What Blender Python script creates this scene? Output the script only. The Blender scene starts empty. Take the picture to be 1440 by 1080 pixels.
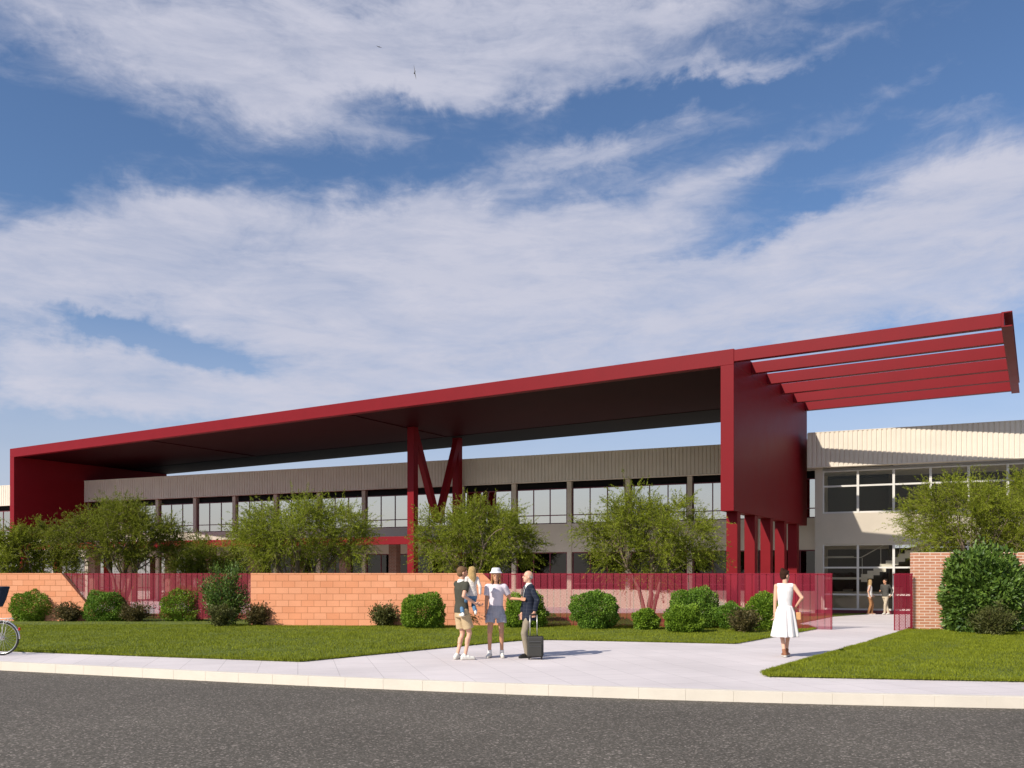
import bpy, bmesh, math, random
import numpy as np
from mathutils import Vector, Matrix, noise as mnoise

S = bpy.context.scene
COL = S.collection
F, HZ, EYE = 1208.0, 806.0, 1.65        # focal length and horizon in photo pixels, eye height in metres
R = math.radians

# ---------------------------------------------------------------- camera
cd = bpy.data.cameras.new('camera'); cam = bpy.data.objects.new('camera', cd); COL.objects.link(cam)
cam.location = (0, 0, EYE); cam.rotation_euler = (R(90), 0, 0)
cd.sensor_width = 36; cd.lens = 36 * F / 1440; cd.shift_y = (HZ - 540) / 1440
cd.clip_start = 0.1; cd.clip_end = 5000
S.camera = cam

# ---------------------------------------------------------------- light
SUN_EL = R(35.9); SUN_TRAVEL = (0.755, 0.655)   # horizontal direction the light travels
L = bpy.data.lights.new('sun', 'SUN'); L.energy = 4.7; L.angle = R(0.5); L.color = (1.0, 0.93, 0.82)
so = bpy.data.objects.new('sun', L); COL.objects.link(so)
dv = Vector((SUN_TRAVEL[0] * math.cos(SUN_EL), SUN_TRAVEL[1] * math.cos(SUN_EL), -math.sin(SUN_EL)))
so.rotation_euler = dv.to_track_quat('-Z', 'Y').to_euler(); so.location = (-20, -20, 40)
S.view_settings.view_transform = 'Standard'; S.view_settings.look = 'None'
S.view_settings.gamma = 1; S.view_settings.exposure = 0.2
S.cycles.max_bounces = 8; S.cycles.transparent_max_bounces = 24
S.cycles.use_denoising = True

W = bpy.data.worlds.new('World'); S.world = W; W.use_nodes = True
nt = W.node_tree; nt.nodes.clear()
def wn(t, **k):
    n = nt.nodes.new(t)
    for a, b in k.items(): setattr(n, a, b)
    return n
def wm(op, a, b=None, clamp=False):
    n = wn('ShaderNodeMath', operation=op, use_clamp=clamp)
    for i, v in enumerate((a, b)):
        if v is None: continue
        if isinstance(v, (int, float)): n.inputs[i].default_value = v
        else: nt.links.new(v, n.inputs[i])
    return n.outputs[0]
sky = wn('ShaderNodeTexSky', sky_type='NISHITA'); sky.sun_disc = False
sky.sun_elevation = SUN_EL; sky.sun_rotation = math.atan2(-SUN_TRAVEL[0], -SUN_TRAVEL[1])
sky.air_density = 1.0; sky.dust_density = 0.7; sky.ozone_density = 2.0
tc = wn('ShaderNodeTexCoord'); sp = wn('ShaderNodeSeparateXYZ'); nt.links.new(tc.outputs['Generated'], sp.inputs[0])
x, y, z = sp.outputs
az = wm('ARCTAN2', x, y); hyp = wm('SQRT', wm('ADD', wm('MULTIPLY', x, x), wm('MULTIPLY', y, y)))
el = wm('ARCTAN2', z, hyp)
cb = wn('ShaderNodeCombineXYZ'); nt.links.new(az, cb.inputs[0]); nt.links.new(el, cb.inputs[1])
def wnoise(scale3, detail, rough, rot=0, dist=0.0, seed=0):
    mp = wn('ShaderNodeMapping'); mp.inputs['Scale'].default_value = scale3; mp.inputs['Rotation'].default_value = (0, 0, rot)
    mp.inputs['Location'].default_value = (seed, seed * .7, seed * .3)
    nt.links.new(cb.outputs[0], mp.inputs[0])
    n = wn('ShaderNodeTexNoise'); n.inputs['Scale'].default_value = 1; n.inputs['Detail'].default_value = detail
    n.inputs['Roughness'].default_value = rough; n.inputs['Distortion'].default_value = dist
    nt.links.new(mp.outputs[0], n.inputs['Vector']); return n
wv = wnoise((7, 10, 1), 6, .62, 0, .3, 3)
wsub = wn('ShaderNodeVectorMath', operation='SUBTRACT'); nt.links.new(wv.outputs['Color'], wsub.inputs[0]); wsub.inputs[1].default_value = (.5, .5, .5)
wsc = wn('ShaderNodeVectorMath', operation='MULTIPLY'); nt.links.new(wsub.outputs[0], wsc.inputs[0]); wsc.inputs[1].default_value = (.13, .10, 0)
wad = wn('ShaderNodeVectorMath', operation='ADD'); nt.links.new(cb.outputs[0], wad.inputs[0]); nt.links.new(wsc.outputs[0], wad.inputs[1])
# cloud banks: (centre as a pixel of the photo, turned into azimuth and elevation; half sizes in px; tilt; weight)
BANKS = [(470, 40, 330, 75, -6, 1.0), (330, 120, 150, 45, -18, .55), (430, 140, 130, 42, -22, .55), (800, 50, 190, 75, 8, .75), (110, 25, 190, 50, -8, .8),
         (1080, 75, 150, 16, 3, .75), (1030, 12, 220, 22, 0, .5), (860, 208, 130, 24, 9, .6), (760, 235, 60, 25, 5, .4), (600, 125, 110, 26, -5, .5),
         (235, 275, 80, 30, -5, .8), (130, 350, 150, 50, 12, .95), (420, 370, 230, 85, -6, .95), (30, 410, 90, 55, 0, .8),
         (620, 300, 60, 40, 15, .6), (700, 400, 330, 85, 0, .95), (920, 285, 170, 34, 13, .75), (1010, 250, 60, 12, 12, .4), (1320, 300, 200, 60, 14, .8),
         (1150, 370, 330, 55, 4, .75), (1430, 240, 110, 50, 10, .5), (620, 500, 400, 60, 3, .75), (1020, 440, 300, 50, 6, .75), (160, 530, 130, 32, -5, .85), (330, 570, 380, 50, 3, .8),
         (1300, 430, 300, 60, 5, .55), (1180, 195, 80, 14, 8, .4), (1370, 150, 90, 18, 12, .55), (1270, 120, 120, 14, 14, .4), (120, 435, 110, 12, 2, .4), (230, 478, 170, 20, -5, -.75), (560, 466, 80, 9, 0, -.45), (1030, 450, 75, 12, 15, -.5), (560, 245, 150, 30, 5, -.5), (70, 215, 190, 50, -4, -.5), (950, 135, 230, 20, 6, -.45), (640, 168, 170, 14, 0, -.35), (1090, 315, 150, 14, 12, -.35), (1430, 60, 120, 50, 12, -.5), (1200, 215, 120, 14, 8, -.3)]
dens = None
for (px, py, rx, ry, ang, w) in BANKS:
    u, v = (px - 720) / F, (HZ - py) / F
    A, E = math.atan2(u, 1), math.atan2(v, math.sqrt(1 + u * u))
    ca = math.cos(A); rxa, rya = rx / F * ca * ca * 1.1, ry / F * math.cos(E) * ca * 1.1
    mp = wn('ShaderNodeMapping', vector_type='TEXTURE')
    mp.inputs['Location'].default_value = (A, E, 0); mp.inputs['Rotation'].default_value = (0, 0, R(ang)); mp.inputs['Scale'].default_value = (rxa, rya, 1)
    nt.links.new(wad.outputs[0], mp.inputs[0])
    dp = wn('ShaderNodeVectorMath', operation='DOT_PRODUCT'); nt.links.new(mp.outputs[0], dp.inputs[0]); nt.links.new(mp.outputs[0], dp.inputs[1])
    g = wm('MULTIPLY', wm('EXPONENT', wm('MULTIPLY', dp.outputs['Value'], -1.0)), w)
    dens = g if dens is None else wm('ADD', dens, g)
back = wm('MULTIPLY', wm('MULTIPLY', wm('SUBTRACT', wm('ABSOLUTE', az), 0.62), 1.6, clamp=True), 0.42)     # beyond the mapped banks: broken cloud all round
dens = wm('ADD', wm('MINIMUM', wm('MULTIPLY', dens, .86), .98), back)
n1 = wnoise((5, 17, 1), 9, .58, R(-12), .8, 11)
n2 = wnoise((26, 60, 1), 8, .65, R(-14), 1.2, 5)
nn = wm('ADD', wm('MULTIPLY', wm('SUBTRACT', n1.outputs['Fac'], .5), 2.3), wm('MULTIPLY', wm('SUBTRACT', n2.outputs['Fac'], .5), .9))
raw = wm('ADD', dens, wm('MULTIPLY', nn, .60))
mr = wn('ShaderNodeMapRange', interpolation_type='SMOOTHSTEP'); mr.inputs['From Min'].default_value = -.02; mr.inputs['From Max'].default_value = 1.02
mr.inputs['To Max'].default_value = .93
nt.links.new(raw, mr.inputs['Value'])
lowm = wn('ShaderNodeMapRange'); lowm.inputs['From Min'].default_value = 0.30; lowm.inputs['From Max'].default_value = 0.02; lowm.inputs['To Max'].default_value = .85
nt.links.new(el, lowm.inputs['Value'])
n3 = wnoise((7, 30, 1), 10, .66, R(-12), .35, 21)
tex = wm('ADD', .34, wm('MULTIPLY', n3.outputs['Fac'], 1.12), clamp=True)
mask = wm('MAXIMUM', wm('MULTIPLY', mr.outputs[0], tex), lowm.outputs[0])
tint = wn('ShaderNodeMix', data_type='RGBA', blend_type='MULTIPLY'); tint.inputs[0].default_value = 1
nt.links.new(sky.outputs[0], tint.inputs[6]); tint.inputs[7].default_value = (.82, .96, 1.14, 1)
ccol = wn('ShaderNodeMix', data_type='RGBA'); nt.links.new(n1.outputs['Fac'], ccol.inputs[0])
ccol.inputs[6].default_value = (4.5, 4.8, 6.0, 1); ccol.inputs[7].default_value = (6.4, 6.3, 7.1, 1)
mixc = wn('ShaderNodeMix', data_type='RGBA'); nt.links.new(mask, mixc.inputs[0]); nt.links.new(tint.outputs[2], mixc.inputs[6]); nt.links.new(ccol.outputs[2], mixc.inputs[7])
bg = wn('ShaderNodeBackground'); bg.inputs[1].default_value = 0.095; nt.links.new(mixc.outputs[2], bg.inputs[0])
wo = wn('ShaderNodeOutputWorld'); nt.links.new(bg.outputs[0], wo.inputs[0])

# ---------------------------------------------------------------- helpers
def tag(o, label=None, cat=None, group=None, kind=None):
    if label: o['label'] = label
    if cat: o['category'] = cat
    if group: o['group'] = group
    if kind: o['kind'] = kind
    return o
def empty(name, loc=(0, 0, 0), rz=0, **k):
    o = bpy.data.objects.new(name, None); COL.objects.link(o); o.location = loc; o.rotation_euler = (0, 0, rz)
    o.empty_display_size = .3
    return tag(o, **k)
def wpt(px, D): return (px - 720) / F * D
def gz(Y): return 0.0 if Y <= 26 else (-0.3 * (Y - 26) / 15 if Y < 41 else -0.3)
def mesh_obj(name, verts, faces, mat, parent=None, smooth=False, **k):
    me = bpy.data.meshes.new(name); me.from_pydata([tuple(v) for v in verts], [], faces)
    if smooth: me.polygons.foreach_set('use_smooth', [True] * len(me.polygons))
    me.update()
    o = bpy.data.objects.new(name, me); COL.objects.link(o)
    for m in (mat if isinstance(mat, (list, tuple)) else [mat]): me.materials.append(m)
    if parent: o.parent = parent
    return tag(o, **k)
class MB:
    def __init__(s): s.v = []; s.f = []; s.m = []
    def add(s, vs, fs, mi=0):
        n = len(s.v); s.v += [tuple(v) for v in vs]; s.f += [tuple(i + n for i in f) for f in fs]; s.m += [mi] * len(fs)
    def box(s, x0, x1, y0, y1, z0, z1, mi=0, M=None):
        vs = [(x, y, z) for z in (z0, z1) for y in (y0, y1) for x in (x0, x1)]
        if M: vs = [M @ Vector(v) for v in vs]
        s.add(vs, [(0, 2, 3, 1), (4, 5, 7, 6), (0, 1, 5, 4), (1, 3, 7, 5), (3, 2, 6, 7), (2, 0, 4, 6)], mi); return s
    def tube(s, pts, rad, n=8, mi=0, closed=False, cap=True):
        pts = [Vector(p) for p in pts]
        if not isinstance(rad, (list, tuple)): rad = [rad] * len(pts)
        rings = []; up = Vector((.13, .21, .97)).normalized(); base = len(s.v); k = len(pts)
        for i, p in enumerate(pts):
            if closed: t = pts[(i + 1) % k] - pts[i - 1]
            else: t = pts[min(i + 1, k - 1)] - pts[max(i - 1, 0)]
            if t.length < 1e-9: t = Vector((0, 0, 1))
            t.normalize(); a = t.cross(up)
            if a.length < .05: a = t.cross(Vector((1, 0, 0)))
            a.normalize(); b = t.cross(a); 
            for j in range(n):
                q = 2 * math.pi * j / n; s.v.append(tuple(p + rad[i] * (math.cos(q) * a + math.sin(q) * b)))
        for i in range(k if closed else k - 1):
            for j in range(n):
                i2 = (i + 1) % k
                s.f.append((base + i * n + j, base + i * n + (j + 1) % n, base + i2 * n + (j + 1) % n, base + i2 * n + j)); s.m.append(mi)
        if cap and not closed:
            s.f.append(tuple(base + j for j in range(n - 1, -1, -1))); s.m.append(mi)
            s.f.append(tuple(base + (k - 1) * n + j for j in range(n))); s.m.append(mi)
        return s
    def loft(s, rings, n=20, mi=0, cap=True):       # rings: (cx, cy, z, rx, ry, yaw)
        base = len(s.v)
        for (cx, cy, z, rx, ry, *yw) in rings:
            yw = yw[0] if yw else 0
            for j in range(n):
                q = 2 * math.pi * j / n; a, b = rx * math.cos(q), ry * math.sin(q)
                s.v.append((cx + a * math.cos(yw) - b * math.sin(yw), cy + a * math.sin(yw) + b * math.cos(yw), z))
        for i in range(len(rings) - 1):
            for j in range(n):
                s.f.append((base + i * n + j, base + i * n + (j + 1) % n, base + (i + 1) * n + (j + 1) % n, base + (i + 1) * n + j)); s.m.append(mi)
        if cap:
            s.f.append(tuple(base + j for j in range(n - 1, -1, -1))); s.m.append(mi)
            s.f.append(tuple(base + (len(rings) - 1) * n + j for j in range(n))); s.m.append(mi)
        return s
    def cyl(s, c, r, h, n=24, axis='z', mi=0):
        c = Vector(c); d = {'x': Vector((1, 0, 0)), 'y': Vector((0, 1, 0)), 'z': Vector((0, 0, 1))}[axis]
        return s.tube([c - d * h / 2, c + d * h / 2], r, n, mi)
    def build(s, name, mat, parent=None, smooth=False, bevel=0, **k):
        o = mesh_obj(name, s.v, s.f, mat, parent, smooth, **k)
        if isinstance(mat, (list, tuple)): o.data.polygons.foreach_set('material_index', s.m)
        if bevel:
            b = o.modifiers.new('bevel', 'BEVEL'); b.width = bevel; b.segments = 2; b.limit_method = 'ANGLE'; b.angle_limit = R(50)
        return o

# ---------------------------------------------------------------- materials
def mat(name, color=(.5, .5, .5), rough=.6, metal=0, spec=.5, vary=0, vscale=3, bump=0, bscale=40, detail=4, coords='Object', rough_var=0, stretch=(1, 1, 1), sat_dirt=None):
    m = bpy.data.materials.new(name); m.use_nodes = True; t = m.node_tree; P = t.nodes['Principled BSDF']
    P.inputs['Base Color'].default_value = (*color, 1); P.inputs['Roughness'].default_value = rough; P.inputs['Metallic'].default_value = metal
    P.inputs['Specular IOR Level'].default_value = spec
    tcn = t.nodes.new('ShaderNodeTexCoord'); mp = t.nodes.new('ShaderNodeMapping'); mp.inputs['Scale'].default_value = stretch
    t.links.new(tcn.outputs[coords], mp.inputs[0])
    if vary:
        n = t.nodes.new('ShaderNodeTexNoise'); n.inputs['Scale'].default_value = vscale; n.inputs['Detail'].default_value = 6; n.inputs['Roughness'].default_value = .6
        t.links.new(mp.outputs[0], n.inputs['Vector'])
        r = t.nodes.new('ShaderNodeMapRange'); r.inputs['From Min'].default_value = .3; r.inputs['From Max'].default_value = .7
        r.inputs['To Min'].default_value = 1 - vary; r.inputs['To Max'].default_value = 1 + vary
        t.links.new(n.outputs['Fac'], r.inputs['Value'])
        mx = t.nodes.new('ShaderNodeMix'); mx.data_type = 'RGBA'; mx.blend_type = 'MULTIPLY'; mx.inputs[0].default_value = 1; mx.inputs[6].default_value = (*color, 1)
        t.links.new(r.outputs[0], mx.inputs[7]); t.links.new(mx.outputs[2], P.inputs['Base Color'])
        if rough_var:
            r2 = t.nodes.new('ShaderNodeMapRange'); r2.inputs['To Min'].default_value = rough - rough_var; r2.inputs['To Max'].default_value = rough + rough_var
            t.links.new(n.outputs['Fac'], r2.inputs['Value']); t.links.new(r2.outputs[0], P.inputs['Roughness'])
    if bump:
        n = t.nodes.new('ShaderNodeTexNoise'); n.inputs['Scale'].default_value = bscale; n.inputs['Detail'].default_value = detail
        t.links.new(mp.outputs[0], n.inputs['Vector'])
        b = t.nodes.new('ShaderNodeBump'); b.inputs['Strength'].default_value = bump; b.inputs['Distance'].default_value = .02
        t.links.new(n.outputs['Fac'], b.inputs['Height']); t.links.new(b.outputs[0], P.inputs['Normal'])
    return m
def brickmat(name, c1, c2, mortar, bw, rh, ms, rowoff=.5, vary=.12, bump=.5, zplus=0):
    m = bpy.data.materials.new(name); m.use_nodes = True; t = m.node_tree; P = t.nodes['Principled BSDF']; P.inputs['Roughness'].default_value = .9
    P.inputs['Specular IOR Level'].default_value = .2
    tcn = t.nodes.new('ShaderNodeTexCoord'); s = t.nodes.new('ShaderNodeSeparateXYZ'); t.links.new(tcn.outputs['Object'], s.inputs[0])
    xy = t.nodes.new('ShaderNodeMath'); xy.operation = 'ADD'; t.links.new(s.outputs[0], xy.inputs[0]); t.links.new(s.outputs[1], xy.inputs[1])
    zz = t.nodes.new('ShaderNodeMath'); zz.operation = 'ADD'; t.links.new(s.outputs[2], zz.inputs[0]); zz.inputs[1].default_value = 10 * rh + zplus
    c = t.nodes.new('ShaderNodeCombineXYZ'); t.links.new(xy.outputs[0], c.inputs[0]); t.links.new(zz.outputs[0], c.inputs[1])
    b = t.nodes.new('ShaderNodeTexBrick'); b.inputs['Scale'].default_value = 1; b.inputs['Brick Width'].default_value = bw; b.inputs['Row Height'].default_value = rh
    b.inputs['Mortar Size'].default_value = ms; b.inputs['Mortar Smooth'].default_value = .15; b.offset = rowoff; b.inputs['Bias'].default_value = 0
    b.inputs['Color1'].default_value = (*c1, 1); b.inputs['Color2'].default_value = (*c2, 1); b.inputs['Mortar'].default_value = (*mortar, 1)
    t.links.new(c.outputs[0], b.inputs['Vector'])
    n = t.nodes.new('ShaderNodeTexNoise'); n.inputs['Scale'].default_value = 45; n.inputs['Detail'].default_value = 6; t.links.new(tcn.outputs['Object'], n.inputs['Vector'])
    n3 = t.nodes.new('ShaderNodeTexNoise'); n3.inputs['Scale'].default_value = 1.1; n3.inputs['Detail'].default_value = 5; t.links.new(tcn.outputs['Object'], n3.inputs['Vector'])
    ad = t.nodes.new('ShaderNodeMath'); ad.operation = 'ADD'; t.links.new(n.outputs['Fac'], ad.inputs[0]); t.links.new(n3.outputs['Fac'], ad.inputs[1])
    r = t.nodes.new('ShaderNodeMapRange'); r.inputs['From Min'].default_value = .65; r.inputs['From Max'].default_value = 1.35; r.inputs['To Min'].default_value = 1 - vary; r.inputs['To Max'].default_value = 1 + vary
    t.links.new(ad.outputs[0], r.inputs['Value'])
    mx = t.nodes.new('ShaderNodeMix'); mx.data_type = 'RGBA'; mx.blend_type = 'MULTIPLY'; mx.inputs[0].default_value = 1
    t.links.new(b.outputs['Color'], mx.inputs[6]); t.links.new(r.outputs[0], mx.inputs[7]); t.links.new(mx.outputs[2], P.inputs['Base Color'])
    hgt = t.nodes.new('ShaderNodeMath'); hgt.operation = 'SUBTRACT'; t.links.new(n.outputs['Fac'], hgt.inputs[0]); t.links.new(b.outputs['Fac'], hgt.inputs[1])
    bp = t.nodes.new('ShaderNodeBump'); bp.inputs['Strength'].default_value = bump; bp.inputs['Distance'].default_value = .012
    t.links.new(hgt.outputs[0], bp.inputs['Height']); t.links.new(bp.outputs[0], P.inputs['Normal'])
    return m
def leafmat(name, dark, light, trans=.35, gloss=.35):
    m = bpy.data.materials.new(name); m.use_nodes = True; t = m.node_tree; t.nodes.clear()
    g = t.nodes.new('ShaderNodeNewGeometry'); tcn = t.nodes.new('ShaderNodeTexCoord')
    n = t.nodes.new('ShaderNodeTexNoise'); n.inputs['Scale'].default_value = 1.6; n.inputs['Detail'].default_value = 3; t.links.new(tcn.outputs['Object'], n.inputs['Vector'])
    a = t.nodes.new('ShaderNodeMath'); a.operation = 'MULTIPLY_ADD'; t.links.new(g.outputs['Random Per Island'], a.inputs[0]); a.inputs[1].default_value = .7; t.links.new(n.outputs['Fac'], a.inputs[2])
    r = t.nodes.new('ShaderNodeMapRange'); r.inputs['From Min'].default_value = .4; r.inputs['From Max'].default_value = 1.15; t.links.new(a.outputs[0], r.inputs['Value'])
    mx = t.nodes.new('ShaderNodeMix'); mx.data_type = 'RGBA'; mx.inputs[6].default_value = (*dark, 1); mx.inputs[7].default_value = (*light, 1)
    t.links.new(r.outputs[0], mx.inputs[0])
    P = t.nodes.new('ShaderNodeBsdfPrincipled'); P.inputs['Roughness'].default_value = .55; P.inputs['Specular IOR Level'].default_value = gloss
    t.links.new(mx.outputs[2], P.inputs['Base Color'])
    tr = t.nodes.new('ShaderNodeBsdfTranslucent'); t.links.new(mx.outputs[2], tr.inputs[0])
    ms = t.nodes.new('ShaderNodeMixShader'); ms.inputs[0].default_value = trans; t.links.new(P.outputs[0], ms.inputs[1]); t.links.new(tr.outputs[0], ms.inputs[2])
    o = t.nodes.new('ShaderNodeOutputMaterial'); t.links.new(ms.outputs[0], o.inputs[0]); return m
def glassmat(name, tintc, refl, ior=1.5, rough=.01, wob=0.0):
    m = bpy.data.materials.new(name); m.use_nodes = True; t = m.node_tree; t.nodes.clear()
    tr = t.nodes.new('ShaderNodeBsdfTransparent'); tr.inputs[0].default_value = (*tintc, 1)
    gl = t.nodes.new('ShaderNodeBsdfGlossy'); gl.inputs['Roughness'].default_value = rough; gl.inputs[0].default_value = (1.0, .92, .80, 1)
    fr = t.nodes.new('ShaderNodeFresnel'); fr.inputs[0].default_value = ior
    mm = t.nodes.new('ShaderNodeMath'); mm.operation = 'MULTIPLY_ADD'; mm.use_clamp = True; t.links.new(fr.outputs[0], mm.inputs[0]); mm.inputs[1].default_value = 1.0; mm.inputs[2].default_value = refl
    ms = t.nodes.new('ShaderNodeMixShader'); t.links.new(mm.outputs[0], ms.inputs[0]); t.links.new(tr.outputs[0], ms.inputs[1]); t.links.new(gl.outputs[0], ms.inputs[2])
    if wob:
        tcn = t.nodes.new('ShaderNodeTexCoord'); n = t.nodes.new('ShaderNodeTexNoise'); n.inputs['Scale'].default_value = .8; t.links.new(tcn.outputs['Object'], n.inputs['Vector'])
        b = t.nodes.new('ShaderNodeBump'); b.inputs['Strength'].default_value = wob; b.inputs['Distance'].default_value = .05; t.links.new(n.outputs['Fac'], b.inputs['Height']); t.links.new(b.outputs[0], gl.inputs['Normal'])
    o = t.nodes.new('ShaderNodeOutputMaterial'); t.links.new(ms.outputs[0], o.inputs[0]); return m

M = {}
M['red'] = mat('red_painted_steel', (.185, .0065, .011), spec=.14, rough=.5, vary=.05, vscale=1.2, rough_var=.06, bump=.03, bscale=6)
M['soffit'] = mat('shade_toned_red_soffit', (.026, .0015, .0025), spec=.06, rough=.6, vary=.1, vscale=1)  # canopy red darkened towards black: the underside's shade is put into the colour
M['beige'] = mat('beige_render', (.54, .475, .385), rough=.9, vary=.05, vscale=.8, bump=.25, bscale=90)
M['cream'] = mat('cream_ribbed_metal', (.70, .625, .52), rough=.6, spec=.25, vary=.05, vscale=1.2)
M['white'] = mat('white_metal', (.66, .63, .58), rough=.5, vary=.04)
M['dark'] = mat('shade_black', (.014, .012, .012), spec=.1, rough=.7)  # near-black colour holds the shade of the window recess and rear canopy underside
M['frame_red'] = mat('window_frame_red', (.12, .010, .020), rough=.4)
M['interior'] = mat('interior_wall', (.10, .085, .07), rough=.9, vary=.1, vscale=.5)
M['interior_floor'] = mat('interior_floor', (.22, .20, .18), rough=.5)
M['curtain'] = mat('pale_blind', (.52, .50, .46), rough=.8, vary=.04, vscale=2)
M['stone'] = mat('concrete_stair', (.82, .80, .75), rough=.8, vary=.05)
M['brick_dark'] = brickmat('brown_brick', (.20, .085, .05), (.16, .065, .04), (.25, .2, .16), .24, .08, .012)
M['cmu'] = brickmat('orange_block', (.82, .37, .21), (.74, .30, .155), (.48, .19, .09), .40, .20, .007, vary=.13, bump=.6)
M['brick'] = brickmat('salmon_brick', (.60, .275, .165), (.46, .19, .11), (.72, .56, .45), .30, .083, .012, vary=.12)
M['glass_up'] = glassmat('reflective_glass', (.25, .25, .25), .60, wob=.0)
M['glass_low'] = glassmat('dark_glass', (.12, .14, .11), .02)
M['glass_hall'] = glassmat('hall_glass', (.93, .92, .88), .0, ior=1.28)
# ================================================================ ground, road, kerb, pavement
def kerb_y(X):
    pts = [(-60, 31.5), (-30, 22.6), (-20, 19.4), (-9.52, 15.97), (-3.68, 13.85), (0, 12.75), (3.36, 11.95), (6.79, 11.4), (12, 11.0), (30, 10.7), (60, 10.7)]
    for (a, b), (c, d) in zip(pts, pts[1:]):
        if X <= c: return b + (d - b) * (X - a) / (c - a)
    return 10.7
_KX = [-60 + i * .5 for i in range(241)]
_ky = [kerb_y(X) for X in _KX]
for _ in range(10): _ky = [_ky[0]] + [(a + 2 * b + c) / 4 for a, b, c in zip(_ky, _ky[1:], _ky[2:])] + [_ky[-1]]
def kerb(X):
    t = (X + 60) / .5; i = max(0, min(239, int(t))); f = t - i
    return _ky[i] * (1 - f) + _ky[i + 1] * f

def asphalt():
    m = bpy.data.materials.new('asphalt'); m.use_nodes = True; t = m.node_tree; P = t.nodes['Principled BSDF']; P.inputs['Roughness'].default_value = .85; P.inputs['Specular IOR Level'].default_value = .25
    tcn = t.nodes.new('ShaderNodeTexCoord')
    v = t.nodes.new('ShaderNodeTexVoronoi'); v.inputs['Scale'].default_value = 52; t.links.new(tcn.outputs['Object'], v.inputs['Vector'])
    sepc = t.nodes.new('ShaderNodeSeparateColor'); t.links.new(v.outputs['Color'], sepc.inputs[0])
    ramp = t.nodes.new('ShaderNodeValToRGB'); t.links.new(sepc.outputs[0], ramp.inputs[0])
    e = ramp.color_ramp.elements; e[0].position = 0; e[0].color = (.074, .065, .052, 1); e[1].position = 1; e[1].color = (.34, .29, .25, 1)
    for p, c in ((.45, (.100, .089, .073)), (.80, (.135, .119, .099)), (.93, (.21, .18, .157))):
        q = e.new(p); q.color = (*c, 1)
    n = t.nodes.new('ShaderNodeTexNoise'); n.inputs['Scale'].default_value = .35; n.inputs['Detail'].default_value = 7; t.links.new(tcn.outputs['Object'], n.inputs['Vector'])
    r = t.nodes.new('ShaderNodeMapRange'); r.inputs['From Min'].default_value = .3; r.inputs['From Max'].default_value = .7; r.inputs['To Min'].default_value = .86; r.inputs['To Max'].default_value = 1.14; t.links.new(n.outputs['Fac'], r.inputs['Value'])
    mx = t.nodes.new('ShaderNodeMix'); mx.data_type = 'RGBA'; mx.blend_type = 'MULTIPLY'; mx.inputs[0].default_value = 1; t.links.new(ramp.outputs[0], mx.inputs[6]); t.links.new(r.outputs[0], mx.inputs[7]); t.links.new(mx.outputs[2], P.inputs['Base Color'])
    b = t.nodes.new('ShaderNodeBump'); b.inputs['Strength'].default_value = .8; b.inputs['Distance'].default_value = .01; t.links.new(sepc.outputs[1], b.inputs['Height']); t.links.new(b.outputs[0], P.inputs['Normal'])
    return m
M['asphalt'] = asphalt()
M['earth'] = mat('earth', (.10, .085, .05), rough=.95, vary=.25, vscale=.3)
M['kerb'] = mat('cream_concrete_kerb', (.70, .63, .53), rough=.85, vary=.05, vscale=2, bump=.3, bscale=120)
def pavemat():
    m = mat('pale_paving', (.62, .555, .56), rough=.8, vary=.0)
    t = m.node_tree; P = t.nodes['Principled BSDF']; tcn = t.nodes.new('ShaderNodeTexCoord')
    b = t.nodes.new('ShaderNodeTexBrick'); b.inputs['Scale'].default_value = 1; b.inputs['Brick Width'].default_value = .66; b.inputs['Row Height'].default_value = .66
    b.inputs['Mortar Size'].default_value = .006; b.offset = 0; b.inputs['Color1'].default_value = (.70, .632, .622, 1); b.inputs['Color2'].default_value = (.67, .605, .597, 1); b.inputs['Mortar'].default_value = (.50, .45, .44, 1)
    mp = t.nodes.new('ShaderNodeMapping'); mp.inputs['Rotation'].default_value = (0, 0, R(-14)); t.links.new(tcn.outputs['Object'], mp.inputs[0]); t.links.new(mp.outputs[0], b.inputs['Vector'])
    st = t.nodes.new('ShaderNodeMapping'); st.inputs['Scale'].default_value = (1.2, 22, 1); st.inputs['Rotation'].default_value = (0, 0, R(6)); t.links.new(tcn.outputs['Object'], st.inputs[0])
    n = t.nodes.new('ShaderNodeTexNoise'); n.inputs['Scale'].default_value = 1.5; n.inputs['Detail'].default_value = 6; n.inputs['Roughness'].default_value = .7; t.links.new(st.outputs[0], n.inputs['Vector'])
    n2 = t.nodes.new('ShaderNodeTexNoise'); n2.inputs['Scale'].default_value = .5; n2.inputs['Detail'].default_value = 6; t.links.new(tcn.outputs['Object'], n2.inputs['Vector'])
    ad = t.nodes.new('ShaderNodeMath'); t.links.new(n.outputs['Fac'], ad.inputs[0]); t.links.new(n2.outputs['Fac'], ad.inputs[1])
    r = t.nodes.new('ShaderNodeMapRange'); r.inputs['From Min'].default_value = .7; r.inputs['From Max'].default_value = 1.3; r.inputs['To Min'].default_value = .84; r.inputs['To Max'].default_value = 1.10; t.links.new(ad.outputs[0], r.inputs['Value'])
    mx = t.nodes.new('ShaderNodeMix'); mx.data_type = 'RGBA'; mx.blend_type = 'MULTIPLY'; mx.inputs[0].default_value = 1; t.links.new(b.outputs['Color'], mx.inputs[6]); t.links.new(r.outputs[0], mx.inputs[7]); t.links.new(mx.outputs[2], P.inputs['Base Color'])
    bp = t.nodes.new('ShaderNodeBump'); bp.inputs['Strength'].default_value = .25; bp.inputs['Distance'].default_value = .01; t.links.new(n.outputs['Fac'], bp.inputs['Height']); t.links.new(bp.outputs[0], P.inputs['Normal'])
    return m
M['pave'] = pavemat()
M['lawn'] = mat('lawn_soil', (.10, .13, .012), rough=.95, vary=.3, vscale=1.2, bump=.6, bscale=60)

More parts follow.
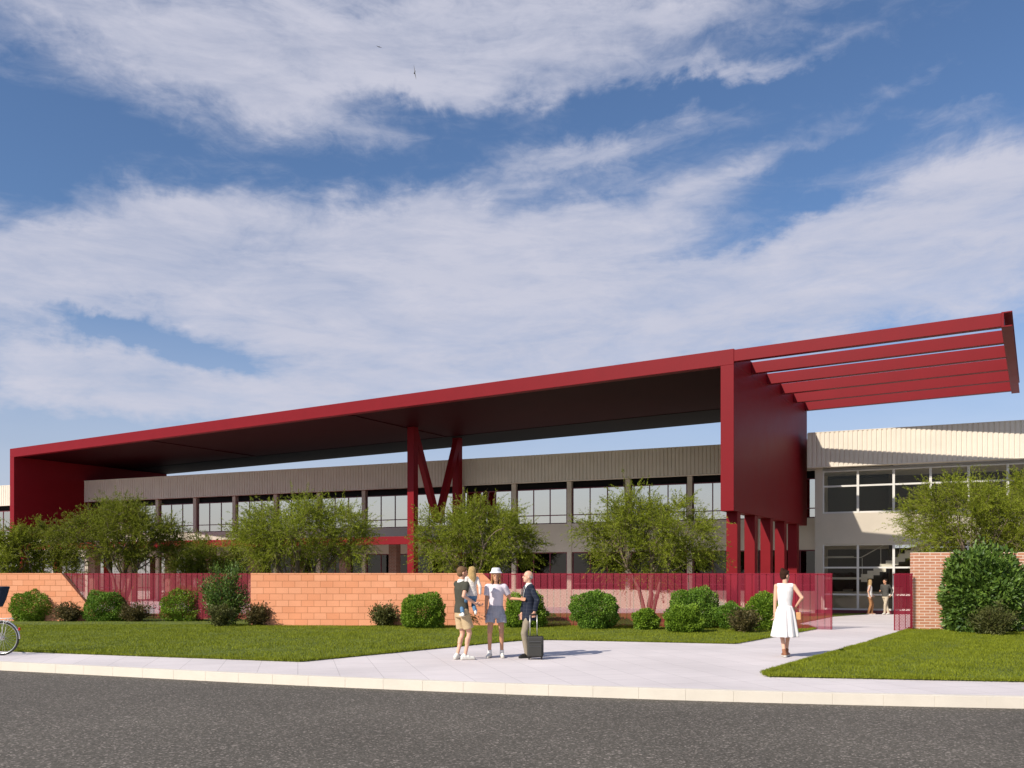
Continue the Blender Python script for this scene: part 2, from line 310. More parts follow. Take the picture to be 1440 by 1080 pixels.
mesh_obj('ground', [(-900, -400, -.42), (900, -400, -.42), (900, 1500, -.42), (-900, 1500, -.42)], [(0, 1, 2, 3)], M['earth'], kind='structure')
v, f = [], []
for i, X in enumerate(_KX):
    v += [(X, -60, -.154), (X, kerb(X) + .05, -.154)]
    if i: n = 2 * i; f.append((n - 2, n, n + 1, n - 1))
mesh_obj('road', v, f, M['asphalt'], kind='structure')
mb = MB(); X = -34.0                                   # kerb stones
while X < 34:
    ds = .66 / math.hypot(1, (kerb(X + .33) - kerb(X)) / .33); X2 = X + ds; g = .0008
    a, b = (X + g, kerb(X + g)), (X2 - g, kerb(X2 - g))
    d = Vector((b[0] - a[0], b[1] - a[1])).normalized(); nrm = Vector((-d.y, d.x)) * .13
    q = [a, b, (b[0] + nrm.x, b[1] + nrm.y), (a[0] + nrm.x, a[1] + nrm.y)]
    mb.add([(p[0], p[1], zz) for zz in (-.35, .002) for p in q], [(0, 1, 5, 4), (1, 2, 6, 5), (2, 3, 7, 6), (3, 0, 4, 7), (4, 5, 6, 7)]); X = X2
mb.build('kerb', M['kerb'], bevel=.004, kind='structure')
v, f = [], []; YS = [20, 26, 30, 35, 41, 75]
for i, X in enumerate(_KX):
    k0 = kerb(X) + .10
    ys = [k0] + [max(yy, k0 + .5 + j * .1) for j, yy in enumerate(YS)]
    v += [(X, k0, -.4)] + [(X, yy, gz(yy) - .003) for yy in ys]
    if i:
        for j in range(7): n = 8 * i + j; f.append((n - 8, n, n + 1, n - 7))
mesh_obj('pavement', v, f, M['pave'], kind='structure')

def pave_in(X):                                        # inner edge of the pavement
    pts = [(-60, 34.2), (-10.9, 18.2), (-3.94, 15.98), (4.07, 13.68), (7.77, 13.03), (12, 12.65), (30, 12.4)]
    for (a, b), (c, d) in zip(pts, pts[1:]):
        if X <= c: return b + (d - b) * (X - a) / (c - a)
    return 12.4
def inpoly(P, x, y):
    x = np.asarray(x); y = np.asarray(y); r = np.zeros(x.shape, bool); j = len(P) - 1
    for i in range(len(P)):
        xi, yi = P[i]; xj, yj = P[j]
        if yi != yj:
            c = ((yi > y) != (yj > y)) & (x < (xj - xi) * (y - yi) / (yj - yi) + xi); r ^= c
        j = i
    return r
gzv = np.vectorize(gz)
LAWNS = {
 'front_lawn': [(-45, 29.2), (-30, 24.4), (-10.9, 18.2), (-3.94, 15.98), (.05, 20.85), (.45, 21.15), (1.0, 21.2), (5.2, 20.05), (8.87, 25.2), (9.65, 29), (13.75, 36.8), (17.2, 41.2), (6, 41.5), (-8, 41), (-20, 41), (-50, 41)],
 'side_lawn': [(4.07, 13.68), (7.77, 13.03), (12, 12.65), (26, 12.45), (26, 26), (11.7, 25.2), (11.3, 24.5), (7.21, 18.45), (4.84, 15.1), (4.2, 14.2)],
 'rear_lawn': [(13.5, 27), (26, 27), (26, 36), (20, 39)]}
for nm, P in LAWNS.items():
    bm = bmesh.new(); vs = [bm.verts.new((px_, py_, 0)) for px_, py_ in P]; fc = bm.faces.new(vs)
    bmesh.ops.triangulate(bm, faces=[fc])
    for yy in (26, 30, 35, 41): bmesh.ops.bisect_plane(bm, geom=bm.verts[:] + bm.edges[:] + bm.faces[:], plane_co=(0, yy, 0), plane_no=(0, 1, 0))
    r_ = bmesh.ops.extrude_face_region(bm, geom=bm.faces[:])
    for e_ in r_['geom']:
        if isinstance(e_, bmesh.types.BMVert): e_.co.z = -.30
    top = [e_ for e_ in bm.verts if e_.co.z > -.2]
    for e_ in bm.verts: e_.co.z = gz(e_.co.y) + (.022 if e_.co.z > -.2 else -.1)
    bmesh.ops.recalc_face_normals(bm, faces=bm.faces[:])
    me = bpy.data.meshes.new(nm); bm.to_mesh(me); bm.free(); me.materials.append(M['lawn'])
    o = bpy.data.objects.new(nm, me); COL.objects.link(o); o['kind'] = 'structure'

# grass blades
rng = np.random.default_rng(7)
def tri_mesh(name, V, nv, mat_, parent=None, smooth=False, **k):      # V: (n, nv, 3) separate faces of nv corners
    n = len(V); me = bpy.data.meshes.new(name)
    me.vertices.add(n * nv); me.vertices.foreach_set('co', V.reshape(-1).astype(np.float32))
    me.loops.add(n * nv); me.loops.foreach_set('vertex_index', np.arange(n * nv, dtype=np.int32))
    me.polygons.add(n); me.polygons.foreach_set('loop_start', np.arange(0, n * nv, nv, dtype=np.int32))
    try: me.polygons.foreach_set('loop_total', np.full(n, nv, dtype=np.int32))
    except Exception: pass
    me.update(calc_edges=True); me.validate(); me.materials.append(mat_)
    o = bpy.data.objects.new(name, me); COL.objects.link(o)
    if parent: o.parent = parent
    return tag(o, **k)
M['grass'] = leafmat('grass_blades', (.11, .14, .008), (.29, .325, .022), trans=.3, gloss=.2)
def patch(x, y):      # smooth low frequency variation
    return (np.sin(x * 1.3 + 1.1 * np.sin(y * .9)) + np.sin(y * 2.1 + 1.7 * np.sin(x * .7 + 2)) + np.sin(x * 3.1 - y * 2.3)) / 3
def blades(P, n, x0, x1, y0, y1, edge=None):
    x = rng.uniform(x0, x1, n); y = rng.uniform(y0, y1, n); k = inpoly(P, x, y)
    vis = np.abs(x) < y * .63 + 1.0
    x, y = x[k & vis], y[k & vis]; return x, y
def edge_pts(P, per_m, wid):
    xs, ys = [], []
    for (a, b), (c, d) in zip(P, P[1:] + P[:1]):
        ln = math.hypot(c - a, d - b); m_ = int(ln * per_m); t = rng.uniform(0, 1, m_); o_ = rng.normal(0, wid, m_)
        xs.append(a + (c - a) * t - (d - b) / ln * o_); ys.append(b + (d - b) * t + (c - a) / ln * o_)
    x = np.concatenate(xs); y = np.concatenate(ys); k = (np.abs(x) < y * .63 + 1) & (y < 27); return x[k], y[k]
GX, GY = [], []
for a in (blades(LAWNS['front_lawn'], 330000, -20, 10, 15.5, 27.5), blades(LAWNS['front_lawn'], 60000, -26, 18, 27.5, 42),
          blades(LAWNS['side_lawn'], 260000, 4, 17, 12.4, 25.5), edge_pts(LAWNS['front_lawn'], 900, .035), edge_pts(LAWNS['side_lawn'], 1300, .035)):
    GX.append(a[0]); GY.append(a[1])
gx, gy = np.concatenate(GX), np.concatenate(GY); n = len(gx)
h = rng.uniform(.03, .062, n) * (1 + .40 * patch(gx, gy)) * (.85 + .3 * patch(gx * 3.3 + 5, gy * 3.1)); an = rng.uniform(0, 2 * np.pi, n); ln = rng.normal(0, .022, (n, 2)); w = rng.uniform(.004, .008, n)
zb = gzv(gy) + .018
V = np.zeros((n, 3, 3)); dx, dy = np.cos(an) * w, np.sin(an) * w
V[:, 0] = np.stack([gx - dx, gy - dy, zb], 1); V[:, 1] = np.stack([gx + dx, gy + dy, zb], 1); V[:, 2] = np.stack([gx + ln[:, 0], gy + ln[:, 1], zb + h], 1)
tri_mesh('grass', V, 3, M['grass'], label='short mown green grass with ragged edges along the pale paving', cat='grass', kind='stuff')

# ================================================================ buildings
ROT = math.atan2(-.388, .922)
bld = empty('school_building', (11.12, 46, 0), ROT, label='long two-storey building with ribbed cream parapet and red framed windows behind the red canopy', cat='building')
BAY = 3.45
def frame_box(mb, x0, x1, z0, z1, y, t, d, nv, hz):            # outer frame, nv vertical divisions, hz list of transom heights
    mb.box(x0, x1, y, y + d, z0, z0 + t); mb.box(x0, x1, y, y + d, z1 - t, z1)
    for i in range(nv + 1):
        xx = x0 + (x1 - x0 - t) * i / nv; mb.box(xx, xx + t, y - .002, y + d + .002, z0 + t, z1 - t)
    for q in hz:
        for i in range(nv):
            xa = x0 + (x1 - x0 - t) * i / nv + t; xb = x0 + (x1 - x0 - t) * (i + 1) / nv
            mb.box(xa, xb, y + .003, y + d - .003, q - t / 2, q + t / 2)
def ribbed(name, x0, x1, y, z0, z1, m_, parent, pitch=.21, depth=.035, back=.3, side=False):
    v, f = [], []; xx = x0; prof = []
    while xx < x1 - .02:
        prof += [(xx, y), (xx + pitch * .60, y), (xx + pitch * .72, y + depth), (xx + pitch * .88, y + depth)]; xx += pitch
    prof = [p for p in prof if p[0] < x1 - .005] + [(x1, y)]
    for p in prof: v += [(p[0], p[1], z0), (p[0], p[1], z1)]
    for i in range(len(prof) - 1): f.append((2 * i, 2 * i + 2, 2 * i + 3, 2 * i + 1))
    mb = MB(); mb.add(v, f)
    mb.box(x0, x1, y + depth + .03, y + back, z0 + .002, z1 - .002)      # backing
    mb.box(x0, x1, y - .004, y + back + .01, z1 + .0, z1 + .03); mb.box(x0, x1, y - .004, y + back + .01, z0 - .03, z0)
    if side:                                                             # ribbed return at the near end
        n_ = 5
        for j in range(n_): mb.box(x0 - .03, x0 - .002, y + j * .2 + .01, y + j * .2 + .14, z0, z1)
    return mb.build(name, m_, parent)
XL, XR = -64.0, 8.3
ribbed('parapet', XL, 5.9, -.30, 6.95, 8.47, M['cream'], bld)
MB().box(XL, XR, .35, 16, 8.0, 8.15).build('roof', M['beige'], bld)
MB().box(XL, XR, .30, .9, 6.55, 6.915).build('window_head', M['dark'], bld)  # strip above the windows; recess shade is put into its colour
MB().box(XL, XR, .0, .45, 2.86, 4.50).build('wall', M['beige'], bld)
MB().box(-17.6, XR, .0, .45, -.45, .72).build('base_wall', M['beige'], bld)
MB().box(XL, XR, .9, 15.5, 2.95, 3.25).box(XL, XR, .9, 15.5, -.4, -.22).build('floor_slab', M['interior_floor'], bld)
MB().box(XL, XR, 7.0, 7.2, -.2, 7.9).box(XL - .2, XL, 0, 15.5, -.4, 8).box(XR - .0, XR + .2, .5, 15.5, -.4, 8).box(XL, XR, 15.5, 15.7, -.4, 8).build('inner_wall', M['interior'], bld)
MB().box(XL, XR, .9, 7.0, 6.6, 6.7).build('ceiling', M['interior'], bld)
ks = [k for k in range(-2, 18)]
for k in ks:
    xc = -1.6 - BAY * k
    if XL + .3 < xc: MB().box(xc - .13, xc + .13, -.035, .30, -.35, 6.90).build('pier', M['beige'] , bld)
for k in range(-2, 17):
    x1 = -1.6 - BAY * k - .16; x0 = x1 - BAY + .32
    mb = MB(); frame_box(mb, x0, x1, 4.502, 6.548, .10, .055, .06, 3, [5.0]); w_ = mb.build('window', M['frame_red'], bld)
    MB().box(x0 + .03, x1 - .03, .125, .133, 4.53, 6.52).build('pane', M['glass_up'], w_)
    if k % 3 != 0 or k > 8:
        MB().box(x0 + .1, x1 - .1, 1.1, 1.14, 4.5, 6.5).build('blind', M['curtain'], w_)
    if k < 5:
        mb = MB(); frame_box(mb, x0, x1, .722, 2.858, .10, .06, .06, 3, [1.05] if k < 2 else []); w_ = mb.build('ground_floor_window', M['frame_red'], bld)
        MB().box(x0 + .03, x1 - .03, .125, .133, .75, 2.83).build('pane', M['glass_low'], w_)
    else:
        mb = MB(); frame_box(mb, x0, x1, -.30, 2.858, .10, .06, .06, 3, [.6]); w_ = mb.build('ground_floor_window', M['frame_red'], bld)
        MB().box(x0 + .03, x1 - .03, .125, .133, -.28, 2.83).build('pane', M['glass_up' if k > 9 else 'glass_low'], w_)

# low steel porch in front of the left half
por = empty('entrance_porch', (11.12, 46, 0), ROT, label='low flat red steel porch on brick piers along the long building', cat='porch')
MB().box(-47, -15.95, -5.3, -5.0, 3.25, 3.69).box(-47, -15.95, -5.0, -.05, 3.5, 3.62).build('roof', M['red'], por, bevel=.01)
for i in range(8):
    xx = -18.5 - i * 3.45
    MB().box(xx - .26, xx + .26, -2.85, -2.35, -.35, 3.48).build('brick_pier', M['brick_dark'], por)

# entrance block
eb = empty('entrance_hall', (14.95, 42, 0), ROT, label='cream two-storey glazed entrance hall with a staircase behind white framed glass', cat='building')
XE = 14.0
ribbed('parapet', -.43, XE, -.42, 6.80, 8.45, M['cream'], eb, side=True, back=.45)
MB().box(-.13, .22, -.03, .5, -.4, 6.76).build('corner_pier', M['beige'], eb)
MB().box(.22, XE, .0, .4, 3.04, 4.55).build('wall', M['beige'], eb)
MB().box(-.1, XE, .25, 12, 6.62, 6.77).box(-.4, XE, .2, 12, 8.0, 8.1).build('roof', M['white'], eb)
MB().box(-.1, .1, .5, 12, -.4, 8).build('side_wall', M['beige'], eb)
MB().box(XE, XE + .2, 0, 12, -.4, 8).build('end_wall', M['beige'], eb)
MB().box(.1, XE, 6.0, 6.2, -.3, 3.0).build('hall_back_wall', M['interior'], eb)
MB().box(.1, XE, 3.2, 3.3, 3.4, 6.6).build('upper_back_wall', M['interior'], eb)
MB().box(.1, XE, .42, 3.6, 3.10, 3.35).box(5.2, XE, 3.6, 8, 3.10, 3.35).build('upper_floor', M['white'], eb)
MB().box(.1, XE, .0, 8, -.4, -.20).build('hall_floor', M['interior_floor'], eb)
MB().box(-.1, XE, -.06, .42, -.4, -.13).build('plinth', M['frame_red'], eb)
PITCH = 1.575
def curtain(name, z0, z1, hz, glass, x_end):
    x0 = .225; i = 0
    while x0 < x_end - .5:
        x1 = x0 + PITCH
        mb = MB(); mb.box(x0, x0 + .07, .04, .22, z0, z1); mb.box(x1 - .035, x1 - .002, .04, .22, z0, z1)
        mb.box(x0 + .07, x1 - .035, .07, .19, z0, z0 + .08); mb.box(x0 + .07, x1 - .035, .07, .19, z1 - .05, z1)
        for q in hz: mb.box(x0 + .07, x1 - .035, .07, .19, q - .04, q + .04)
        w_ = mb.build(name, M['white'], eb)
        MB().box(x0 + .06, x1 - .03, .12, .13, z0 + .05, z1 - .03).build('pane', glass, w_)
        x0 = x1; i += 1
curtain('upper_window', 4.552, 6.615, [5.87], M['glass_hall'], XE)
curtain('hall_window', -.127, 3.038, [.62, 1.92], M['glass_hall'], XE)
st = MB(); NST = 13; sx0, sz0 = 1.95, 1.44
for i in range(NST):                                   # upward flight: solid stepped slab
    xa = sx0 + i * .28; za = sz0 + i * .165
    st.box(xa, xa + .279, 1.0, 2.2, za - .22, za + .163)
st.box(.12, 1.95, 1.0, 3.4, 1.34, 1.44)
stair = st.build('staircase', M['stone'], eb)
rl = MB(); 
for i in range(0, NST + 1, 3):
    xa = sx0 + i * .28 + .05; za = sz0 + i * .165; rl.tube([(xa, 1.05, za), (xa, 1.05, za + .95)], .018, 6)
rl.tube([(sx0, 1.05, sz0 + .98), (sx0 + NST * .28, 1.05, sz0 + NST * .165 + .98)], .025, 6)
rl.tube([(.15, 1.05, sz0 + .98), (sx0, 1.05, sz0 + .98)], .025, 6)
rl.build('railing', M['white'], stair)
MB().box(1.0, 1.5, 4.5, 4.9, -.2, .8).box(3.0, 3.9, 4.8, 5.4, -.2, .9).build('reception_desk', M['white'], eb)
MB().box(.35, 1.6, 1.6, 1.9, 2.42, 2.50).build('lamp_bar', M['white'], eb)

# ================================================================ red canopy
CROT = math.atan2(-.523, .852)
can = empty('canopy_frame', (8.52, 33, 0), CROT, label='huge red steel canopy frame spanning the building front with open beams at its end', cat='canopy')
LEN, DEP, ZT, ZB, TH = 50.9, 12.2, 10.28, 9.68, .52
MB().box(-LEN, 0, 0, .35, ZB, ZT).build('fascia', M['red'], can, bevel=.012)
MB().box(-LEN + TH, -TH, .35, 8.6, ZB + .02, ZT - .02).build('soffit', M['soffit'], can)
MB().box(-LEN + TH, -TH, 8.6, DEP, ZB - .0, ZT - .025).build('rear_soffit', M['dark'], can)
MB().box(-TH, -.0, .352, DEP, ZB, ZT - .003).box(-TH, 0, .0, DEP + .002, 4.05, ZB - .001).build('side_panel', M['red'], can, bevel=.012)
MB().box(-LEN, -LEN + TH, .352, DEP, ZB, ZT - .003).box(-LEN, -LEN + TH, 0, DEP + .002, 4.05, ZB - .001).build('side_panel', M['red'], can, bevel=.012)
mb = MB()
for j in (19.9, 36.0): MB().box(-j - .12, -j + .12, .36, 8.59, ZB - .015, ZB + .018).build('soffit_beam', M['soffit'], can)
BE = 8.95
for i in range(6):
    yb = .02 + i * 2.34
    mb = MB(); mb.box(.003, BE - .02, yb, yb + .07, ZT - .485, ZT - .04)
    mb.box(.003, BE - .02, yb + .07, yb + .28, ZT - .485, ZT - .455); mb.box(.003, BE - .02, yb + .07, yb + .28, ZT - .07, ZT - .04)
    mb.build('beam', M['red'], can, bevel=.004)
MB().box(BE - .018, BE + .06, .0, DEP + .1, ZT - .52, ZT - .02).box(BE + .06, BE + .30, .0, DEP + .1, ZT - .52, ZT - .48).box(BE + .06, BE + .30, 0, DEP + .1, ZT - .06, ZT - .02).build('end_beam', M['red'], can, bevel=.004)
for xo in (-.49, -LEN + .04):
    for i in range(5):
        yb = .62 + i * 2.42
        MB().box(xo, xo + .44, yb, yb + .44, -.45, 4.049).build('column', M['red'], can, bevel=.01)
    
MB().box(-19.65, -19.2, 4.7, 5.1, -.45, ZB + .01).build('column', M['red'], can, bevel=.01)
MB().box(-19.75, -19.3, 9.1, 9.5, -.45, ZB - .001).build('column', M['red'], can, bevel=.01)
def strut(y0, z0, y1, z1, name):
    v = Vector((0, y1 - y0, z1 - z0)); L_ = v.length; v.normalize(); nrm = Vector((0, -v.z, v.y)) * .17
    pts = []
    for xx in (-19.62, -19.28):
        for (a, s_) in ((Vector((xx, y0, z0)), -1), (Vector((xx, y0, z0)), 1), (Vector((xx, y1, z1)), 1), (Vector((xx, y1, z1)), -1)): pts.append(a + nrm * s_)
    mb = MB(); mb.add(pts, [(0, 1, 2, 3), (7, 6, 5, 4), (0, 4, 5, 1), (1, 5, 6, 2), (2, 6, 7, 3), (3, 7, 4, 0)]); mb.build(name, M['red'], can, bevel=.008)
strut(5.05, 9.5, 7.2, 4.6, 'brace'); strut(9.15, 9.5, 7.25, 4.6, 'brace')

# ================================================================ garden walls and perforated fences
def wallprism(name, P, thick, m_, origin, rz, **k):            # P: outline (x, z)
    e = origin; v = [(x_, 0, z_) for x_, z_ in P] + [(x_, thick, z_) for x_, z_ in P]; n_ = len(P)
    f = [tuple(range(n_)), tuple(range(2 * n_ - 1, n_ - 1, -1))] + [(i, i + n_, (i + 1) % n_ + n_, (i + 1) % n_) for i in range(n_)]
    mb = MB(); mb.add(v, f); o = mb.build(name, m_, None, bevel=.006, **k); o.location = e; o.rotation_euler = (0, 0, rz); return o
ang = math.atan2(-.7, 16.6)
wallprism('block_wall', [(-22, -.35), (1.35, -.35), (1.35, .05), (0, 1.65), (-22, 1.65)], .2, M['cmu'], (wpt(86, 31.0), 31.0, 0), ang * .7,
          label='orange concrete block wall with a sloping right end, at the far left behind the bicycle', cat='wall')
wallprism('block_wall', [(0, -.3), (8.75, -.3), (8.75, .20), (7.3, 1.65), (0, 1.65)], .2, M['cmu'], (wpt(352.5, 27.0), 27.0, 0), -.02,
          label='orange concrete block wall with a square left end and sloping right end behind the standing people', cat='wall')
wallprism('brick_wall', [(0, -.25), (14, -.25), (14, 2.25), (0, 2.25)], .3, M['brick'], (wpt(1285, 24.9), 24.9, 0), -.10,
          label='salmon brick garden wall with pale mortar behind the big broadleaf shrub', cat='wall')
def perfmat():
    m = mat('perforated_red_metal', (.30, .012, .035), rough=.5); t = m.node_tree; P = t.nodes['Principled BSDF']
    tcn = t.nodes.new('ShaderNodeTexCoord'); s = t.nodes.new('ShaderNodeSeparateXYZ'); t.links.new(tcn.outputs['Object'], s.inputs[0])
    c = t.nodes.new('ShaderNodeCombineXYZ'); t.links.new(s.outputs[0], c.inputs[0]); t.links.new(s.outputs[2], c.inputs[1])
    mp = t.nodes.new('ShaderNodeMapping'); mp.inputs['Rotation'].default_value = (0, 0, R(45)); t.links.new(c.outputs[0], mp.inputs[0])
    v = t.nodes.new('ShaderNodeTexVoronoi'); v.inputs['Scale'].default_value = 33; v.inputs['Randomness'].default_value = 0; t.links.new(mp.outputs[0], v.inputs['Vector'])
    g = t.nodes.new('ShaderNodeMath'); g.operation = 'GREATER_THAN'; g.inputs[1].default_value = .375; t.links.new(v.outputs['Distance'], g.inputs[0])
    t.links.new(g.outputs[0], P.inputs['Alpha'])
    return m
M['perf'] = perfmat()
def perf_fence(x0, y0, x1, y1, label, z0=.0, ztop=1.65, cut=None):
    L_ = math.hypot(x1 - x0, y1 - y0); root = empty('perforated_fence', (x0, y0, 0), math.atan2(y1 - y0, x1 - x0), label=label, cat='fence', group='red perforated metal fences')
    n_ = max(1, round(L_ / .205)); p = L_ / n_; prof = []
    for i in range(n_): prof += [(i * p, 0), ((i + 1) * p - .022, 0), ((i + 1) * p - .022, .05), ((i + 1) * p - .004, .05)]
    prof.append((L_, 0)); v = []
    for q in prof: v += [(q[0], q[1], z0 - gz(y0) * 0 + .005), (q[0], q[1], ztop)]
    f = [(2 * i, 2 * i + 2, 2 * i + 3, 2 * i + 1) for i in range(len(prof) - 1)]
    mesh_obj('sheet', v, f, M['perf'], root)
    for i in (0, n_):
        xx = min(i * p, L_ - .08); MB().box(xx + .03, xx + .055, .045, .07, z0 - .35, ztop - .07).build('post', M['red'], root)
    MB().box(0, L_, .04, .075, ztop - .06, ztop - .025).build('rail', M['red'], root)
perf_fence(wpt(86, 31.25), 31.25, wpt(372, 30.6), 30.6, 'red perforated metal fence between the two orange block walls')
perf_fence(wpt(671, 27.25), 27.25, wpt(1171, 25.1), 25.1, 'long red perforated metal fence ending beside the path, behind the round bushes')
perf_fence(wpt(1257, 24.75), 24.75, wpt(1284, 24.75), 24.75, 'narrow red perforated metal panel attached to the brick wall')
# ================================================================ trees and shrubs
M['tree_leaf'] = leafmat('feathery_tree_leaf', (.115, .145, .011), (.37, .42, .040), trans=.45, gloss=.2)
M['tree_leaf_dark'] = leafmat('dark_tree_leaf', (.085, .105, .009), (.27, .30, .028), trans=.42, gloss=.2)
M['bush_leaf'] = leafmat('round_shrub_leaf', (.075, .155, .010), (.25, .37, .030), trans=.2, gloss=.3)
M['bush_leaf2'] = leafmat('deep_green_leaf', (.055, .13, .012), (.20, .33, .034), trans=.2, gloss=.3)
M['olive_leaf'] = leafmat('olive_shrub_leaf', (.050, .060, .014), (.145, .150, .040), trans=.25, gloss=.3)
M['rust_leaf'] = leafmat('reddish_shrub_leaf', (.060, .055, .016), (.160, .125, .045), trans=.25, gloss=.3)
M['broad_leaf'] = leafmat('glossy_broad_leaf', (.028, .072, .010), (.145, .235, .030), trans=.2, gloss=.5)
M['bark'] = mat('grey_brown_bark', (.20, .145, .10), rough=.95, vary=.25, vscale=6, bump=.6, bscale=30)
M['twig'] = mat('thin_brown_twig', (.10, .07, .04), rough=.95)

def leaf_quads(P, D, Ln, Wd, rng, curl=0.15):
    """P: positions, D: unit directions (n,3) -> diamond shaped leaves as (n,4,3)"""
    n = len(P); rnd = rng.normal(0, 1, (n, 3)); side = np.cross(D, rnd); side /= np.linalg.norm(side, axis=1)[:, None] + 1e-9
    nor = np.cross(D, side)
    L_ = Ln[:, None]; W_ = Wd[:, None]
    a = P; b = P + D * L_ * .45 + side * W_ * .5 + nor * L_ * curl * .3; c = P + D * L_ - nor * L_ * curl; d = P + D * L_ * .45 - side * W_ * .5 + nor * L_ * curl * .3
    return np.stack([a, b, c, d], 1)
def unit(v): return v / (np.linalg.norm(v, axis=-1, keepdims=True) + 1e-9)
def bez(p0, p1, p2, n):
    t = np.linspace(0, 1, n)[:, None]; return (1 - t) ** 2 * p0 + 2 * t * (1 - t) * p1 + t * t * p2

def tree(label, px, D, w, top, seed, zc=None, stems=4, nclump=26, leaf='tree_leaf', depth=None, low=1.4, dens=1.0, group='feathery trees behind the wall and fence', lean=0):
    rg = np.random.default_rng(seed); z0 = gz(D); root = empty('feathery_tree', (wpt(px, D), D, z0), 0, label=label, cat='tree', group=group)
    depth = depth or w * .75; H = top - z0; tr = MB()
    # clumps: lumpy umbrella of crown
    cl = []
    for i in range(nclump):
        for _ in range(40):
            v = rg.uniform(-1, 1, 3)
            r = np.linalg.norm(v)
            if r > 1 or r < .25: continue
            zz = low + (H - .45 - low) * (v[2] * .5 + .5)
            hw = 1 - .55 * max(0, (zz - low) / (H - low) - .45) ** 1.2 * 1.6
            p = np.array([v[0] * (w / 2 - .35) * hw + lean * (zz / H), v[1] * (depth / 2 - .35) * hw, zz])
            if all(np.linalg.norm((p - q) * (1, 1, 1.4)) > w * .125 for q in cl): break
        cl.append(p)
    cl = np.array(cl)
    # stems
    ends = []
    for s_ in range(stems):
        a_ = 2 * math.pi * (s_ + rg.uniform(-.25, .25)) / stems; rr = w * .23 * rg.uniform(.7, 1.2)
        e_ = np.array([math.cos(a_) * rr + lean * .5, math.sin(a_) * rr * .8, H * rg.uniform(.50, .64)])
        b_ = np.array([math.cos(a_) * .07, math.sin(a_) * .07, -.1]); mid = np.array([e_[0] * .30, e_[1] * .30, e_[2] * .55]) + rg.normal(0, .10, 3)
        pts = bez(b_, mid, e_, 9); pts[2:-1] += rg.normal(0, .03, (6, 3)); r0 = .075 * (w / 5) ** .5
        tr.tube([tuple(p) for p in pts], [r0 * (1.15 - .75 * i / 8) for i in range(9)], 7); ends.append(pts)
    AP, AD, AL, AW = [], [], [], []
    for c in cl:
        k = min(range(stems), key=lambda q: np.linalg.norm((ends[q][-1] - c) * (1, 1, .5)) + rg.uniform(0, .4)); pts = ends[k]
        j = rg.integers(4, 9); s0 = pts[j]; mid = (s0 + c) / 2 + rg.normal(0, .12, 3) + np.array([0, 0, .10])
        br = bez(s0, mid, c, 6); tr.tube([tuple(p) for p in br], [.034, .029, .024, .019, .014, .010], 5)
        out = unit((c - np.array([lean * .6, 0, H * .45])) * (1, 1, .8))
        nt_ = int(rg.integers(78, 98) * dens)
        for t_ in range(nt_):
            d_ = unit(out * .65 + rg.normal(0, .75, 3) + np.array([0, 0, .25])); Lt = rg.uniform(.40, 1.05) * (w / 5) ** .5
            base = c + rg.normal(0, .14, 3); tip = base + d_ * Lt; tip[2] -= Lt * rg.uniform(.0, .35)
            tw = bez(base, (base + tip) / 2 + np.array([0, 0, .09 * Lt]), tip, 5)
            if t_ % 4 == 0: tr.tube([tuple(p) for p in tw], [.006, .005, .004, .003, .002], 3, cap=False)
            m_ = int(rg.integers(22, 34)); tt = rg.uniform(.08, 1, m_) ** .8 * 4; i0 = np.minimum(tt.astype(int), 3); fr = (tt - i0)[:, None]
            P = tw[i0] * (1 - fr) + tw[i0 + 1] * fr; dirn = unit((tw[-1] - tw[0])[None] * .9 / Lt + rg.normal(0, .55, (m_, 3)))
            AP.append(P); AD.append(dirn); AL.append(rg.uniform(.05, .11, m_)); AW.append(rg.uniform(.013, .024, m_))
    AP, AD, AL, AW = map(np.concatenate, (AP, AD, AL, AW))
    tr.build('trunk', M['bark'], root, smooth=True)
    tri_mesh('crown', leaf_quads(AP, AD, AL, AW, rg), 4, M[leaf], root)
    return root

